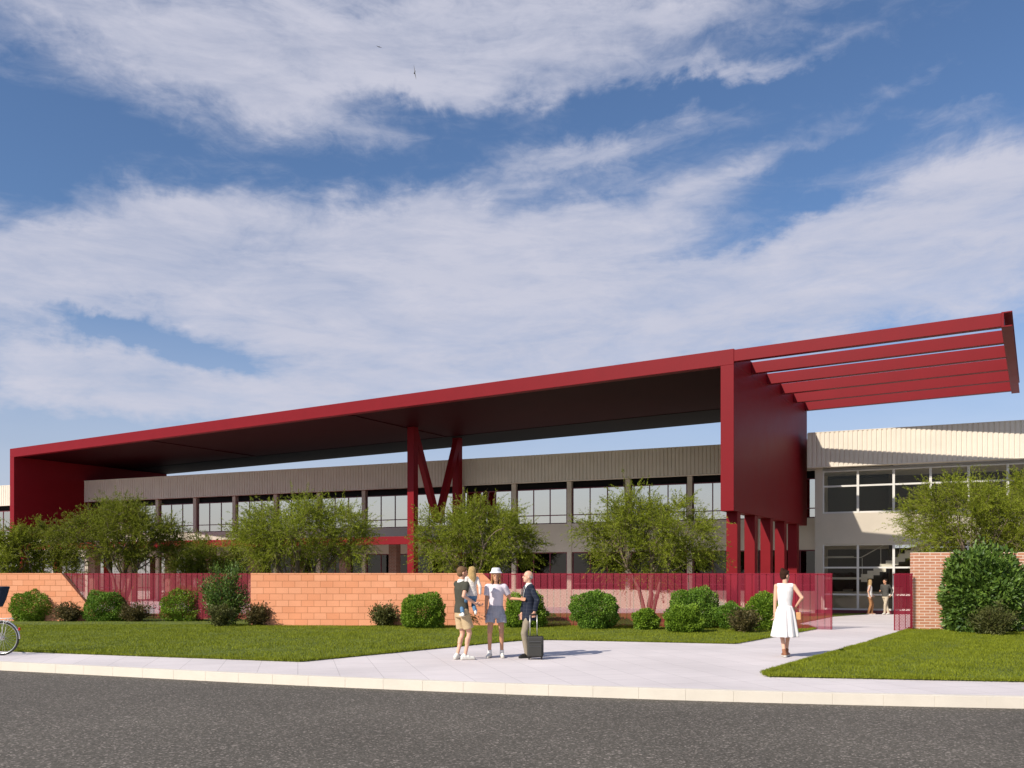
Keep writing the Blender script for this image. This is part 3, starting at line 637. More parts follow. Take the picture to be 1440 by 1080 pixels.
def bush(name, label, px, D, w, h, leaf, seed, n=5200, size=.055, asp=.5, lump=.15, up=0.2, fill=.55, shape='round', sprig=.14, cat='shrub', group=None, dep=None):
    rg = np.random.default_rng(seed); z0 = gz(D) + .015
    root = empty(name, (wpt(px, D), D, z0), 0, label=label, cat=cat, group=group); dep = dep or w * .9
    if shape == 'round':
        d = unit(rg.normal(0, 1, (n, 3))); ph = rg.uniform(0, 6, 6); fq = rg.uniform(2.5, 5.5, 6)
        bump = 1 + lump * (np.sin(fq[0] * d[:, 0] + ph[0]) * np.sin(fq[1] * d[:, 2] + ph[1]) + .6 * np.sin(fq[2] * 1.8 * d[:, 1] + ph[2] + 2 * d[:, 0]) * np.sin(fq[3] * 1.9 * d[:, 2] + ph[3]) + .35 * np.sin(13 * d[:, 0] + ph[4]) * np.sin(12 * d[:, 2] + ph[5]))
        r = bump * (1 - fill * rg.uniform(0, 1, n) ** 3.0)
        kt = 26; td = unit(rg.normal(0, 1, (kt, 3)) + np.array([0, 0, .5])); cosm = d @ td.T; near = cosm.max(1)      # short shoots breaking the outline
        r = r * (1 + sprig * np.clip((near - .965) / .035, 0, 1) * rg.uniform(.2, 1, n))
        P = d * r[:, None] * np.array([w / 2 * .93, dep / 2 * .93, h * .56]); P[:, 2] += h * .43
        P[:, 2] = np.where(P[:, 2] < .02, rg.uniform(.02, h * .3, n), P[:, 2]); D_ = unit(d * .8 + rg.normal(0, .6, (n, 3)) + np.array([0, 0, up]))
    else:                                               # loose, stems radiating from the ground
        P, D_ = [], []
        ns = 26 if shape == 'loose' else 46; st_ = MB()
        for i in range(ns):
            a_ = rg.uniform(0, 2 * math.pi); sp_ = rg.uniform(.1, 1) ** .6
            tip = np.array([math.cos(a_) * w / 2 * sp_ * .95, math.sin(a_) * dep / 2 * sp_, h * (rg.uniform(.72, 1.0) if sp_ < .6 else rg.uniform(.35, .85))])
            mid = np.array([tip[0] * (.35 if shape == 'loose' else .55), tip[1] * .4, tip[2] * .55]); c = bez(np.array([tip[0] * .08, tip[1] * .08, 0]), mid, tip, 7)
            st_.tube([tuple(q) for q in c], [.012, .010, .009, .007, .006, .004, .003], 4)
            m_ = n // ns; t = rg.uniform(.25 if shape == 'loose' else .1, 1, m_) * 6; i0 = np.minimum(t.astype(int), 5); fr = (t - i0)[:, None]
            q = c[i0] * (1 - fr) + c[i0 + 1] * fr + rg.normal(0, .035 + .04 * w, (m_, 3)) * np.array([1, 1, .8]); P.append(q)
            D_.append(unit(unit(q - np.array([0, 0, h * .3])) * .7 + rg.normal(0, .6, (m_, 3)) + np.array([0, 0, up])))
        P = np.concatenate(P); D_ = np.concatenate(D_); P[:, 2] = np.maximum(P[:, 2], .02); st_.build('stem', M['twig'], root)
    n = len(P); Ln = rg.uniform(.65, 1.35, n) * size
    tri_mesh('foliage', leaf_quads(P, D_, Ln, Ln * asp, rg), 4, M[leaf], root)
    return root

tree('feathery green tree over the far left end of the orange block wall', 8, 35, 3.4, 3.75, 11, stems=4, nclump=16)
tree('small olive feathery tree in front of the left red side panel', 62, 35.5, 3.5, 3.95, 12, stems=3, nclump=18, leaf='tree_leaf_dark')
tree('wide dark feathery tree with splayed trunks behind the left perforated fence', 170, 33.5, 4.9, 4.6, 13, stems=5, nclump=32, low=2.15, leaf='tree_leaf_dark')
tree('low feathery tree between the two taller ones, above the tall dark shrub', 292, 36.5, 3.7, 3.5, 14, stems=3, nclump=18, leaf='tree_leaf_dark')
tree('broad feathery tree with forked pale trunks behind the middle orange block wall', 425, 31.5, 5.3, 4.45, 15, stems=4, nclump=34, low=2.0)
tree('feathery tree in front of the V-shaped red brace, behind the man holding a child', 668, 30.5, 4.7, 4.3, 16, stems=4, nclump=30, low=1.85)
tree('feathery tree left of the five red columns, its trunk seen through the red fence', 913, 30, 5.2, 4.6, 17, stems=4, nclump=34, low=1.75)
tree('largest feathery tree in front of the glazed hall, behind the brick wall', 1368, 31, 5.7, 5.35, 18, stems=5, nclump=38, low=2.3)
tree('feathery tree behind the brick wall, cut by the frame edge beside the largest one', 1462, 32.5, 4.2, 5.9, 19, stems=3, nclump=26, low=2.0)

def base_D(y): return F * EYE / (y - HZ)
RB = 'round clipped green shrubs along the walls and fence'
for i, (px, yb, w_px, h_px, lf, lab) in enumerate([
    (47, 870, 60, 41, 'bush_leaf', 'round clipped green shrub against the far left orange wall, behind the bicycle'),
    (150, 870, 64, 42, 'bush_leaf2', 'round green shrub at the sloping end of the far left orange wall'),
    (257, 870, 62, 46, 'bush_leaf', 'round green shrub in front of the red fence beside the tall dark shrub'),
    (595, 884, 66, 47, 'bush_leaf', 'round bright green shrub against the middle orange wall, left of the man holding a child'),
    (738, 883, 62, 46, 'bush_leaf', 'round green shrub seen behind the old man and the woman in the white hat'),
    (837, 885, 68, 50, 'bush_leaf2', 'round green shrub alone in front of the red fence, right of the old man'),
    (908, 886, 36, 27, 'bush_leaf', 'smallest round green shrub, in front of the tree trunk seen through the fence'),
    (975, 884, 74, 55, 'bush_leaf2', 'largest round green shrub by the red fence, left of the five red columns'),
    (962, 890, 54, 36, 'bush_leaf', 'low round green shrub in front of the largest round one by the fence'),
    (1028, 886, 42, 34, 'bush_leaf2', 'middling green shrub at the foot of the first red column'),
    (1073, 886, 50, 46, 'bush_leaf', 'round light green shrub just left of the woman in the white dress')]):
    D = base_D(yb); s = D / F; bush('round_shrub', lab, px, D, w_px * s, h_px * s * 1.04, lf, 40 + i, n=19000 if w_px > 45 else 10000, size=.055, group=RB)
SB = 'small loose brownish shrubs between the round ones'
for i, (px, yb, w_px, h_px, lf, lab) in enumerate([
    (95, 871, 42, 26, 'rust_leaf', 'small reddish green shrub between the two leftmost round shrubs'),
    (190, 871, 46, 26, 'rust_leaf', 'small brownish shrub right of the round shrub at the sloping wall end'),
    (362, 880, 42, 32, 'rust_leaf', 'small rust tinged shrub at the left end of the middle orange wall'),
    (540, 881, 44, 32, 'olive_leaf', 'small loose olive shrub alone against the middle orange wall'),
    (668, 879, 56, 22, 'olive_leaf', 'low loose shrub at the wall behind the legs of the man holding a child'),
    (1047, 890, 46, 32, 'rust_leaf', 'small brownish shrub in front of the fence under the first two red columns'),
    (310, 882, 36, 32, 'olive_leaf', 'small yellowish shrub at the foot of the tall dark shrub')]):
    D = base_D(yb); s = D / F; bush('small_shrub', lab, px, D, w_px * s, h_px * s, lf, 70 + i, n=3000, size=.075, asp=.45, shape='loose', group=SB)
D = base_D(879); bush('tall_shrub', 'tall dark upright shrub at the corner where the middle orange wall begins', 318, D, 74 * D / F, 88 * D / F, 'broad_leaf', 90, n=9500, size=.085, asp=.35, shape='tall', up=.7)
D = base_D(889); bush('broadleaf_shrub', 'big glossy broadleaf shrub in front of the brick wall', 1382, D, 108 * D / F, 112 * D / F, 'broad_leaf', 91, n=13000, size=.15, asp=.38, lump=.15, up=.3, fill=.6, sprig=.34)
D = base_D(894); bush('small_shrub', 'small yellow green shrub on the lawn before the broadleaf shrub', 1397, D, 66 * D / F, 44 * D / F, 'olive_leaf', 92, n=6000, size=.06, asp=.4, shape='loose', group=SB)
# ================================================================ people
def V3(*a): return Vector(a)
def cap(mb, p0, p1, r0, r1, n=10):
    p0, p1 = Vector(p0), Vector(p1); d = p1 - p0
    if d.length < 1e-6: d = Vector((0, 0, .001))
    d.normalize(); pts, rr = [], []
    for a in (-80, -50, -20): pts.append(p0 + d * r0 * math.sin(R(a))); rr.append(r0 * math.cos(R(a)))
    for a in (20, 50, 80): pts.append(p1 + d * r1 * math.sin(R(a))); rr.append(r1 * math.cos(R(a)))
    mb.tube(pts, rr, n)
def cone(mb, p0, p1, r0, r1, n=14): mb.tube([p0, (Vector(p0) + Vector(p1)) / 2, p1], [r0, (r0 + r1) / 2, r1], n)
def ell(mb, c, r, M_=None, n=12, m=8):
    vs = [(0, 0, -1)]; 
    for i in range(1, m):
        t = math.pi * i / m - math.pi / 2
        for j in range(n): q = 2 * math.pi * j / n; vs.append((math.cos(t) * math.cos(q), math.cos(t) * math.sin(q), math.sin(t)))
    vs.append((0, 0, 1)); out = []
    for v in vs:
        p = Vector((v[0] * r[0], v[1] * r[1], v[2] * r[2])) + Vector(c); out.append(M_ @ p if M_ else p)
    f = [(0, 1 + (j + 1) % n, 1 + j) for j in range(n)]
    for i in range(m - 2):
        for j in range(n): a = 1 + i * n; f.append((a + j, a + (j + 1) % n, a + n + (j + 1) % n, a + n + j))
    L_ = len(vs) - 1; a = 1 + (m - 2) * n; f += [(a + j, a + (j + 1) % n, L_) for j in range(n)]
    mb.add(out, f)
def fuse(mb, name, mat_, parent, vox=.01, smooth=2, **k):          # one continuous skin over overlapping volumes
    o = mb.build(name, mat_, None, smooth=True)
    bm = bmesh.new(); bm.from_mesh(o.data); bmesh.ops.recalc_face_normals(bm, faces=bm.faces[:]); bm.to_mesh(o.data); bm.free()
    r_ = o.modifiers.new('r', 'REMESH'); r_.mode = 'VOXEL'; r_.voxel_size = vox; r_.use_smooth_shade = True
    s_ = o.modifiers.new('s', 'SMOOTH'); s_.iterations = smooth; s_.factor = .5
    dg = bpy.context.evaluated_depsgraph_get(); dg.update(); me = bpy.data.meshes.new_from_object(o.evaluated_get(dg))
    o.modifiers.clear(); o.data = me; me.name = name
    if not me.materials: me.materials.append(mat_)
    me.polygons.foreach_set('use_smooth', [True] * len(me.polygons))
    o.parent = parent; return tag(o, **k)
def ik(a, b, l1, l2, hint):
    d = b - a; L_ = min(d.length, (l1 + l2) * .999); u = d.normalized(); x_ = (l1 * l1 - l2 * l2 + L_ * L_) / (2 * L_); h = math.sqrt(max(l1 * l1 - x_ * x_, 0))
    hv = hint - u * hint.dot(u); hv.normalize(); return a + u * x_ + hv * h
def hand(mb, w, d, nrm, thumb, curl=30, s=1.0):
    d = d.normalized(); nrm = (nrm - d * nrm.dot(d)).normalized(); side = d.cross(nrm).normalized()
    if side.dot(thumb) < 0: side = -side                          # side = towards the thumb
    for i, (o_, lf) in enumerate(((.030, .92), (.010, 1.0), (-.010, .95), (-.029, .78))):
        k0 = w + side * o_ * .55 * s; k1 = w + d * .085 * s + side * o_ * s - nrm * .0 
        cap(mb, k0, k1, .0135 * s, .0115 * s, 8)
        dd = d.copy(); p = k1; c_ = curl * (1 + .12 * i)
        for j, (l_, r_) in enumerate(((.042, .0098), (.028, .0088), (.020, .0078))):
            rot = Matrix.Rotation(R(c_) * (1 if side.cross(dd).dot(nrm) > 0 else -1), 3, side); dd = rot @ dd
            q = p + dd * l_ * lf * s; cap(mb, p, q, r_ * s, r_ * .9 * s, 7); p = q
    t0 = w + d * .022 * s + side * .020 * s; t1 = t0 + (d * .55 + side * .75 + nrm * .25).normalized() * .042 * s; t2 = t1 + (d * .85 + side * .25 + nrm * .35).normalized() * .034 * s
    cap(mb, t0, t1, .014 * s, .011 * s, 8); cap(mb, t1, t2, .011 * s, .0085 * s, 8)
SK = {'fair': mat('fair_skin', (.66, .37, .25), rough=.55, vary=.05, vscale=9), 'tan': mat('tanned_skin', (.52, .26, .15), rough=.55, vary=.05, vscale=9)}
EYE_M = mat('dark_eye', (.03, .02, .015), rough=.2)
def cloth(n_, c, vary=.10, vs=14, bump=.5, bs=12, rough=.9): return mat(n_, c, rough=rough, spec=.2, vary=vary, vscale=vs, bump=bump, bscale=bs)

def person(label, loc, H, face, feet, hands, head=(0, 0), skin='fair', sw=.185, hint=None, dz=0, hair=None, haircol=(.2, .1, .05), top='tee', topm=None, bottom='shorts', botm=None,
           shoem=None, curl=(30, 30), lean=0, toes=(0, 0), child=False, sock=None, foot_pitch=(0, 0), palm=None, hs=1.0, hipdrop=0, tuck=False):
    s = H / 1.75; root = empty('person', (loc[0], loc[1], loc[2] if len(loc) > 2 else gz(loc[1])), R(face - 90), label=label, cat='person'); root.scale = (s, s, s)
    inv = Matrix.Rotation(-R(face - 90), 3, 'Z')
    def w2l(v): return (inv @ Vector((v[0], v[1], 0)) / s) + Vector((0, 0, v[2] / s))
    FR, FL = w2l(feet[0]), w2l(feet[1]); HR, HL = w2l(hands[0]), w2l(hands[1])
    ctr = Vector((0, 0, 0)); hz = .92 - hipdrop
    lv = Vector((0, lean, 0))
    hipR, hipL = Vector((.09, 0, hz)), Vector((-.09, 0, hz)); shR, shL = Vector((sw, 0, 1.425)) + lv, Vector((-sw, 0, 1.425)) + lv
    aR, aL = FR + Vector((0, 0, .085)), FL + Vector((0, 0, .085))
    kn = [ik(h_, a_, .435, .425, Vector((x_, 1, .0))) for h_, a_, x_ in ((hipR, aR, .1), (hipL, aL, -.1))]
    hint = hint or ((.4, -1, -.3), (-.4, -1, -.3))
    el = [ik(h_, a_, .285, .255, Vector(q)) for h_, a_, q in ((shR, HR, hint[0]), (shL, HL, hint[1]))]
    mb = MB()
    for h_, k_, a_ in ((hipR, kn[0], aR), (hipL, kn[1], aL)):
        cap(mb, h_, k_, .082, .052, 12); cap(mb, k_, a_, .050, .034, 12)
        calf = k_.lerp(a_, .28) + Vector((0, -.014, 0)); cap(mb, calf, k_.lerp(a_, .45) + Vector((0, -.012, 0)), .052, .042, 12)
    for i, a_ in enumerate((aR, aL)):                                    # feet
        q = R(toes[i]); dvec = Vector((math.sin(q), math.cos(q), 0)); cap(mb, a_ + Vector((0, 0, -.03)) - dvec * .03, a_ + dvec * .13 + Vector((0, 0, -.06)), .033, .024, 10)
    mb.loft([(0, 0, hz - .08, .10, .08), (0, 0, hz, .155, .105), (0, 0, hz + .08, .150, .10), (0, lean * .3, 1.08, .125, .088), (0, lean * .6, 1.2, .148, .10), (0, lean * .85, 1.33, .160, .108), (0, lean, 1.42, .145, .085), (0, lean, 1.47, .07, .055)], 18)
    cap(mb, shR - Vector((.03, 0, 0)), shL + Vector((.03, 0, 0)), .055, .055)
    for h_, e_, w_, sd, cu in ((shR, el[0], HR, 1, curl[0]), (shL, el[1], HL, -1, curl[1])):
        cap(mb, h_, e_, .050, .038); cap(mb, e_, w_, .039, .025)
        d_ = (w_ - e_); inward = Vector((-sd, .15, 0)) if not palm else Vector(palm[0 if sd > 0 else 1])
        hand(mb, w_ + d_.normalized() * .005, d_, inward, Vector((0, 1, .2)), cu)
    neck = Vector((0, lean, 1.46)); hc = Vector((0, lean + .02, 1.635)); cap(mb, neck, hc - Vector((0, .01, .06)), .056, .052)
    HM = Matrix.Translation(hc) @ Matrix.Rotation(R(head[0]), 4, 'Z') @ Matrix.Rotation(R(head[1]), 4, 'X')
    if hs != 1: HM = HM @ Matrix.Scale(hs, 4)
    ell(mb, (0, -.008, .025), (.076, .095, .098), HM, 16, 12); ell(mb, (0, .028, -.045), (.057, .064, .072), HM, 14, 10); ell(mb, (0, .068, -.093), (.026, .022, .020), HM)
    ell(mb, (0, .098, -.012), (.011, .018, .022), HM); ell(mb, (0, .110, -.022), (.014, .011, .010), HM); ell(mb, (0, .086, -.058), (.023, .011, .010), HM); ell(mb, (0, .080, .030), (.045, .014, .010), HM)
    for sd in (-1, 1): ell(mb, (sd * .078, -.006, -.008), (.010, .020, .031), HM)
    fuse(mb, 'body', SK[skin], root, vox=.0078, smooth=2)
    mb = MB()
    for sd in (-1, 1): ell(mb, (sd * .030, .084, .010), (.012, .008, .006), HM, 8, 6)
    mb.build('eyes', EYE_M, root, smooth=True)
    # hair
    if hair:
        mb = MB(); hm = mat('hair', haircol, rough=.7, spec=.12, vary=.35, vscale=30, stretch=(3, 3, .4), bump=.8, bscale=60)
        if hair != 'fringe':
            ell(mb, (0, -.022, .042), (.085, .095, .088), HM, 16, 12); ell(mb, (0, -.045, -.01), (.078, .062, .07), HM); ell(mb, (0, .048, .085), (.055, .045, .030), HM)
        else:
            ell(mb, (0, -.045, -.008), (.081, .062, .045), HM)
            for sd in (-1, 1): ell(mb, (sd * .070, -.015, .008), (.012, .04, .03), HM)
        rh = random.Random(4)
        if hair == 'bob':
            for sd in (-1, 1):
                for j in range(5): cap(mb, HM @ V3(sd * .075, .035 - j * .025, .05), HM @ V3(sd * (.085 + rh.uniform(-.006, .006)), .035 - j * .027, -.13 + rh.uniform(-.015, .015)), .022, .018)
            cap(mb, HM @ V3(-.04, -.08, 0), HM @ V3(-.04, -.075, -.13), .04, .03); cap(mb, HM @ V3(.04, -.08, 0), HM @ V3(.04, -.075, -.13), .04, .03)
        if hair == 'long':
            for j in range(11):
                a_ = R(-20 + 22 * j); x_, y_ = .072 * math.cos(a_), -.078 * math.sin(a_) - .01
                cap(mb, HM @ V3(x_, y_, .03), HM @ V3(x_ * 1.15, y_ * 1.2 - .01, -.14), .028, .026); cap(mb, HM @ V3(x_ * 1.15, y_ * 1.2 - .01, -.14), HM @ V3(x_ * .95, y_ * 1.15 - .02, -.27 + rh.uniform(-.05, .03)), .026, .012)
        if hair == 'bun':
            ell(mb, (0, -.075, .125), (.040, .040, .036), HM); ell(mb, (0, -.075, .06), (.05, .05, .05), HM)
        fuse(mb, 'hair', hm, root, vox=.009, smooth=2)
    # tops
    tz = [(0, lean * .6, 1.2, .163, .118), (0, lean * .85, 1.33, .178, .125), (0, lean, 1.42, .168, .104), (0, lean, 1.478, .085, .068)]
    kx = sw / .185; tz = [(a_[0], a_[1], a_[2], a_[3] * (kx if i_ < 3 else 1), a_[4]) for i_, a_ in enumerate(tz)]
    def yoke(mb, inset=.0): cap(mb, shR + Vector((-inset, 0, .004)), shL + Vector((inset, 0, .004)), .063, .063)
    def sleeves(mb, frac, r0, r1, r2=None):
        for h_, e_, w_ in ((shR, el[0], HR), (shL, el[1], HL)):
            inn = h_ + Vector((-.05 if h_.x > 0 else .05, 0, .0))
            cap(mb, h_, inn, r0, r0 * 1.02)
            if frac <= 1: cone(mb, h_, h_.lerp(e_, frac), r0, r1)
            else:
                cap(mb, h_, e_, r0, r1); cone(mb, e_, e_.lerp(w_, frac - 1), r1 * 1.02, r2)
    if top in ('tee', 'sleeveless', 'sweater', 'polo'):
        mb = MB(); mb.loft(([(0, 0, hz + .07, .138, .102), (0, lean * .3, 1.08, .142, .106)] if tuck else [(0, 0, hz - .03, .178, .132), (0, 0, hz + .08, .168, .124), (0, lean * .3, 1.08, .146, .110)]) + tz if bottom != 'dress' else [(0, 0, 1.02, .132, .10), (0, 0, 1.1, .138, .104)] + tz, 22)
        yoke(mb, .05 if top == 'sleeveless' else .01)
        if top in ('tee', 'polo'): sleeves(mb, .62, .064, .064)
        if top == 'sweater': sleeves(mb, 1.93, .066, .052, .040)
        fuse(mb, 'dress_bodice' if bottom == 'dress' else ('polo_shirt' if top == 'polo' else ('sweater' if top == 'sweater' else 'shirt')), topm, root, vox=.011, smooth=2)
        if top == 'polo':
            mb = MB(); mb.loft([(0, lean, 1.455, .098, .084), (0, lean, 1.475, .088, .076), (0, lean + .004, 1.515, .070, .068)], 18); fuse(mb, 'collar', cloth('white_collar', (.78, .76, .72)), root, vox=.009)
    if top == 'blazer':
        mb = MB(); mb.loft([(0, 0, hz - .02, .160, .115), (0, 0, 1.08, .146, .108)] + [(a_[0], a_[1], a_[2], a_[3] - .004, a_[4] - .002) for a_ in tz], 22); mb.loft([(0, lean, 1.46, .075, .066), (0, lean, 1.512, .066, .062)], 16)
        fuse(mb, 'shirt', cloth('white_shirt', (.74, .73, .70)), root, vox=.011)
        v, f = [], []; N = 26; rings = [(hz - .17, .200, .150, .06), (hz - .05, .192, .142, .03), (1.0, .172, .130, .02), (1.10, .168, .128, .03), (1.2, .182, .136, .20), (1.32, .195, .140, .42), (1.42, .190, .116, .62), (1.475, .10, .080, .95)]
        for (zz, rx, ry, gap) in rings:
            for j in range(N + 1):
                q = math.pi / 2 + gap + (2 * math.pi - 2 * gap) * j / N; v.append((rx * math.cos(q), ry * math.sin(q) + lean * max(0, (zz - 1) / .45), zz))
        for i in range(len(rings) - 1):
            for j in range(N): a_ = i * (N + 1) + j; f.append((a_, a_ + 1, a_ + N + 2, a_ + N + 1))
        o = mesh_obj('blazer', v, f, topm, root, smooth=True); sm_ = o.modifiers.new('solid', 'SOLIDIFY'); sm_.thickness = .012; ss = o.modifiers.new('sub', 'SUBSURF'); ss.levels = ss.render_levels = 2
        mb = MB(); sleeves(mb, 1.92, .072, .056, .046); fuse(mb, 'sleeves', topm, root, vox=.011)
        mb = MB()
        for sd in (-1, 1):
            pts = [(sd * .075, .098 + lean, 1.44), (sd * .092, .128 + lean * .8, 1.36), (sd * .060, .144 + lean * .6, 1.24), (sd * .012, .139 + lean * .4, 1.12)]
            for p_, q_ in zip(pts, pts[1:]): cap(mb, p_, q_, .012, .012, 6)
        fuse(mb, 'lapels', topm, root, vox=.008)
    # bottoms
    if bottom in ('shorts', 'trousers'):
        mb = MB(); mb.loft([(0, 0, hz - .12, .165, .11), (0, 0, hz, .168, .120), (0, 0, hz + .06, .158, .115)] + ([(0, 0, hz + .11, .149, .113), (0, 0, hz + .125, .148, .112)] if tuck else [(0, 0, hz + .12, .150, .110)]), 20)
        for h_, k_, a_ in ((hipR, kn[0], aR), (hipL, kn[1], aL)):
            o_ = Vector((.012 if h_.x > 0 else -.012, 0, 0))
            if bottom == 'shorts': e_ = h_.lerp(k_, shortlen); cap(mb, h_, h_.lerp(k_, .3), .095, .098, 14); cone(mb, h_.lerp(k_, .15) + o_, e_ + o_, .098, .104 if not child else .09, 16)
            else:
                wd = .058 if not child else .058; cap(mb, h_, k_, .094, .068, 14); cone(mb, k_, a_ + Vector((0, 0, -.03 if not child else .02)), .068, wd, 14)
        fuse(mb, bottom, botm, root, vox=.010, smooth=2)
    if bottom == 'dress':
        v, f = [], []; N = 96; rings = [(1.035, .136, .104, 0), (1.0, .150, .118, .004), (.9, .188, .150, .007), (.75, .212, .178, .010), (.58, .236, .204, .014), (.43, .262, .232, .018), (.405, .262, .232, .018)]
        for (zz, rx, ry, am) in rings:
            for j in range(N):
                q = 2 * math.pi * j / N; w_ = am * (math.sin(q * 11 + zz) + .5 * math.sin(q * 17 + 2 + zz * 2)); v.append(((rx + w_) * math.cos(q), (ry + w_) * math.sin(q) - .01 * (1 - zz), zz))
        for i in range(len(rings) - 1):
            for j in range(N): a_ = i * N; f.append((a_ + j, a_ + N + j, a_ + N + (j + 1) % N, a_ + (j + 1) % N))
        o = mesh_obj('dress_skirt', v, f, botm, root, smooth=True); sm_ = o.modifiers.new('solid', 'SOLIDIFY'); sm_.thickness = .006
    # shoes
    for i, (a_, k_) in enumerate(((aR, kn[0]), (aL, kn[1]))):
        q = R(toes[i]); dvec = Vector((math.sin(q), math.cos(q), 0)); pv = Vector((dvec.y, -dvec.x, 0)); g = a_ - Vector((0, 0, .085)); mb = MB()
        cap(mb, g - dvec * .045 + V3(0, 0, .055), g + dvec * .06 + V3(0, 0, .055), .042, .043); cap(mb, g + dvec * .06 + V3(0, 0, .045), g + dvec * .155 + V3(0, 0, .036), .042, .033); cap(mb, a_ - dvec * .01, a_ + V3(0, 0, -.02), .043, .046)
        mb2 = MB(); cap(mb2, g - dvec * .05 + V3(0, 0, .020), g + dvec * .165 + V3(0, 0, .020), .040, .038)
        o = fuse(mb, 'shoe', shoem, root, vox=.008)
        b = fuse(mb2, 'sole', cloth('sole', (.55, .52, .47)) if top != 'blazer' else cloth('sole_dark', (.03, .03, .03)), o, vox=.008)
        for w_ in (o, b):
            for vv in w_.data.vertices: vv.co.z = max(vv.co.z, g.z + (.001 if w_ is b else .014))
        if sock:
            m3 = MB(); cone(m3, a_ + V3(0, 0, -.02), a_.lerp(k_, .18), .041, .043); fuse(m3, 'sock', sock, root, vox=.008)
    return root
shortlen = .78
def at_px(px, y): D = base_D(y); return wpt(px, D), D

# man holding a child
X0, Y0 = at_px(649, 927.5)
c_olive = cloth('dark_olive_jersey', (.062, .060, .045)); c_khaki = cloth('khaki_cotton', (.50, .37, .215)); c_whiteshoe = cloth('white_canvas', (.74, .72, .66), bump=.2)
person('man in dark olive polo shirt and khaki shorts holding a child on his arm', (X0, Y0), 1.77, 32, ((.07, -.05, 0), (-.085, .05, 0)), ((.235, -.20, 1.10), (.27, .10, 1.07)),
       head=(-8, -6), hair='short', haircol=(.20, .115, .06), top='polo', topm=c_olive, botm=c_khaki, shoem=c_whiteshoe, curl=(35, 35), toes=(18, -20), hint=((.6, -1, -.6), (-.6, -.6, -.8)), sw=.19, palm=((-.3, .2, 1), (.3, .2, 1)))
# the child on his arm
c_print = cloth('white_print_blouse', (.68, .62, .56), vary=.35, vs=38); c_jean = cloth('blue_denim', (.10, .20, .32))
person('small child with long blonde hair, patterned white blouse and blue jeans, held by a man', (X0 + .205, Y0 - .12, .67), 1.08, 108, ((.07, -.05, .20), (-.17, -.16, .17)), ((.155, -.03, .57), (-.13, .10, .70)),
       head=(14, 4), hair='long', haircol=(.52, .35, .15), top='sweater', topm=c_print, bottom='trousers', botm=c_jean, shoem=c_whiteshoe, child=True, toes=(15, -15), hs=1.32, sw=.16)
# woman in the white hat
X2, Y2 = at_px(697.5, 924.5); shortlen = .52
c_tee = cloth('white_lilac_tee', (.66, .60, .64), vary=.08); c_grey = cloth('grey_denim', (.36, .36, .40), vary=.14, vs=25)
w2 = person('woman in white bucket hat, pale tee and grey denim shorts between the two men', (X2, Y2), 1.70, -92, ((-.125, 0, 0), (.115, .02, 0)), ((-.20, -.02, .83), (.47, -.06, 1.145)),
       head=(4, 0), skin='tan', hair='bob', haircol=(.40, .21, .09), topm=c_tee, botm=c_grey, shoem=c_whiteshoe, toes=(12, -10), sw=.168, curl=(22, 12), hint=((.5, -1, -.3), (-.3, -.6, -1)), sock=cloth('white_sock', (.75, .73, .70)), palm=((-1, .2, 0), (.3, 1, 0)), tuck=True)
mb = MB(); hc_ = (0, .012, 1.70)
mb.loft([(0, .006, 1.700, .132, .142), (0, .006, 1.708, .128, .138), (0, .006, 1.735, .096, .110), (0, .006, 1.775, .090, .104), (0, .004, 1.805, .078, .09), (0, .004, 1.81, .03, .03)], 28)
fuse(mb, 'bucket_hat', cloth('white_hat_cotton', (.76, .74, .74), bump=.3), w2, vox=.007, smooth=2)
# older man with suitcase
X3, Y3 = at_px(744, 924.5)
def plaid():
    m = cloth('navy_check_wool', (.016, .021, .036), bump=.3); t = m.node_tree; P = t.nodes['Principled BSDF']; tcn = t.nodes.new('ShaderNodeTexCoord')
    b = t.nodes.new('ShaderNodeTexBrick'); b.offset = 0; b.inputs['Scale'].default_value = 1; b.inputs['Brick Width'].default_value = .07; b.inputs['Row Height'].default_value = .07; b.inputs['Mortar Size'].default_value = .003
    b.inputs['Color1'].default_value = (.014, .019, .034, 1); b.inputs['Color2'].default_value = (.018, .022, .038, 1); b.inputs['Mortar'].default_value = (.05, .055, .07, 1)
    mp = t.nodes.new('ShaderNodeMapping'); mp.inputs['Rotation'].default_value = (R(90), 0, 0); t.links.new(tcn.outputs['Object'], mp.inputs[0]); t.links.new(mp.outputs[0], b.inputs['Vector']); t.links.new(b.outputs['Color'], P.inputs['Base Color']); return m
c_trou = cloth('stone_trousers', (.27, .225, .165)); c_black = cloth('black_leather', (.02, .018, .016), rough=.4, bump=.1)
person('older bald man in navy checked blazer and stone trousers holding a suitcase handle', (X3, Y3), 1.69, 190, ((.03, .10, 0), (-.03, -.10, 0)), ((-.14, .16, .86), (.10, -.235, .90)),
       head=(0, 3), hair='fringe', haircol=(.42, .38, .33), top='blazer', topm=plaid(), bottom='trousers', botm=c_trou, shoem=c_black, toes=(8, -14), curl=(25, 60), hint=((.3, -1, -.3), (-.9, -1.0, .1)), sw=.20, palm=((-1, .2, 0), (0, .2, -1)))
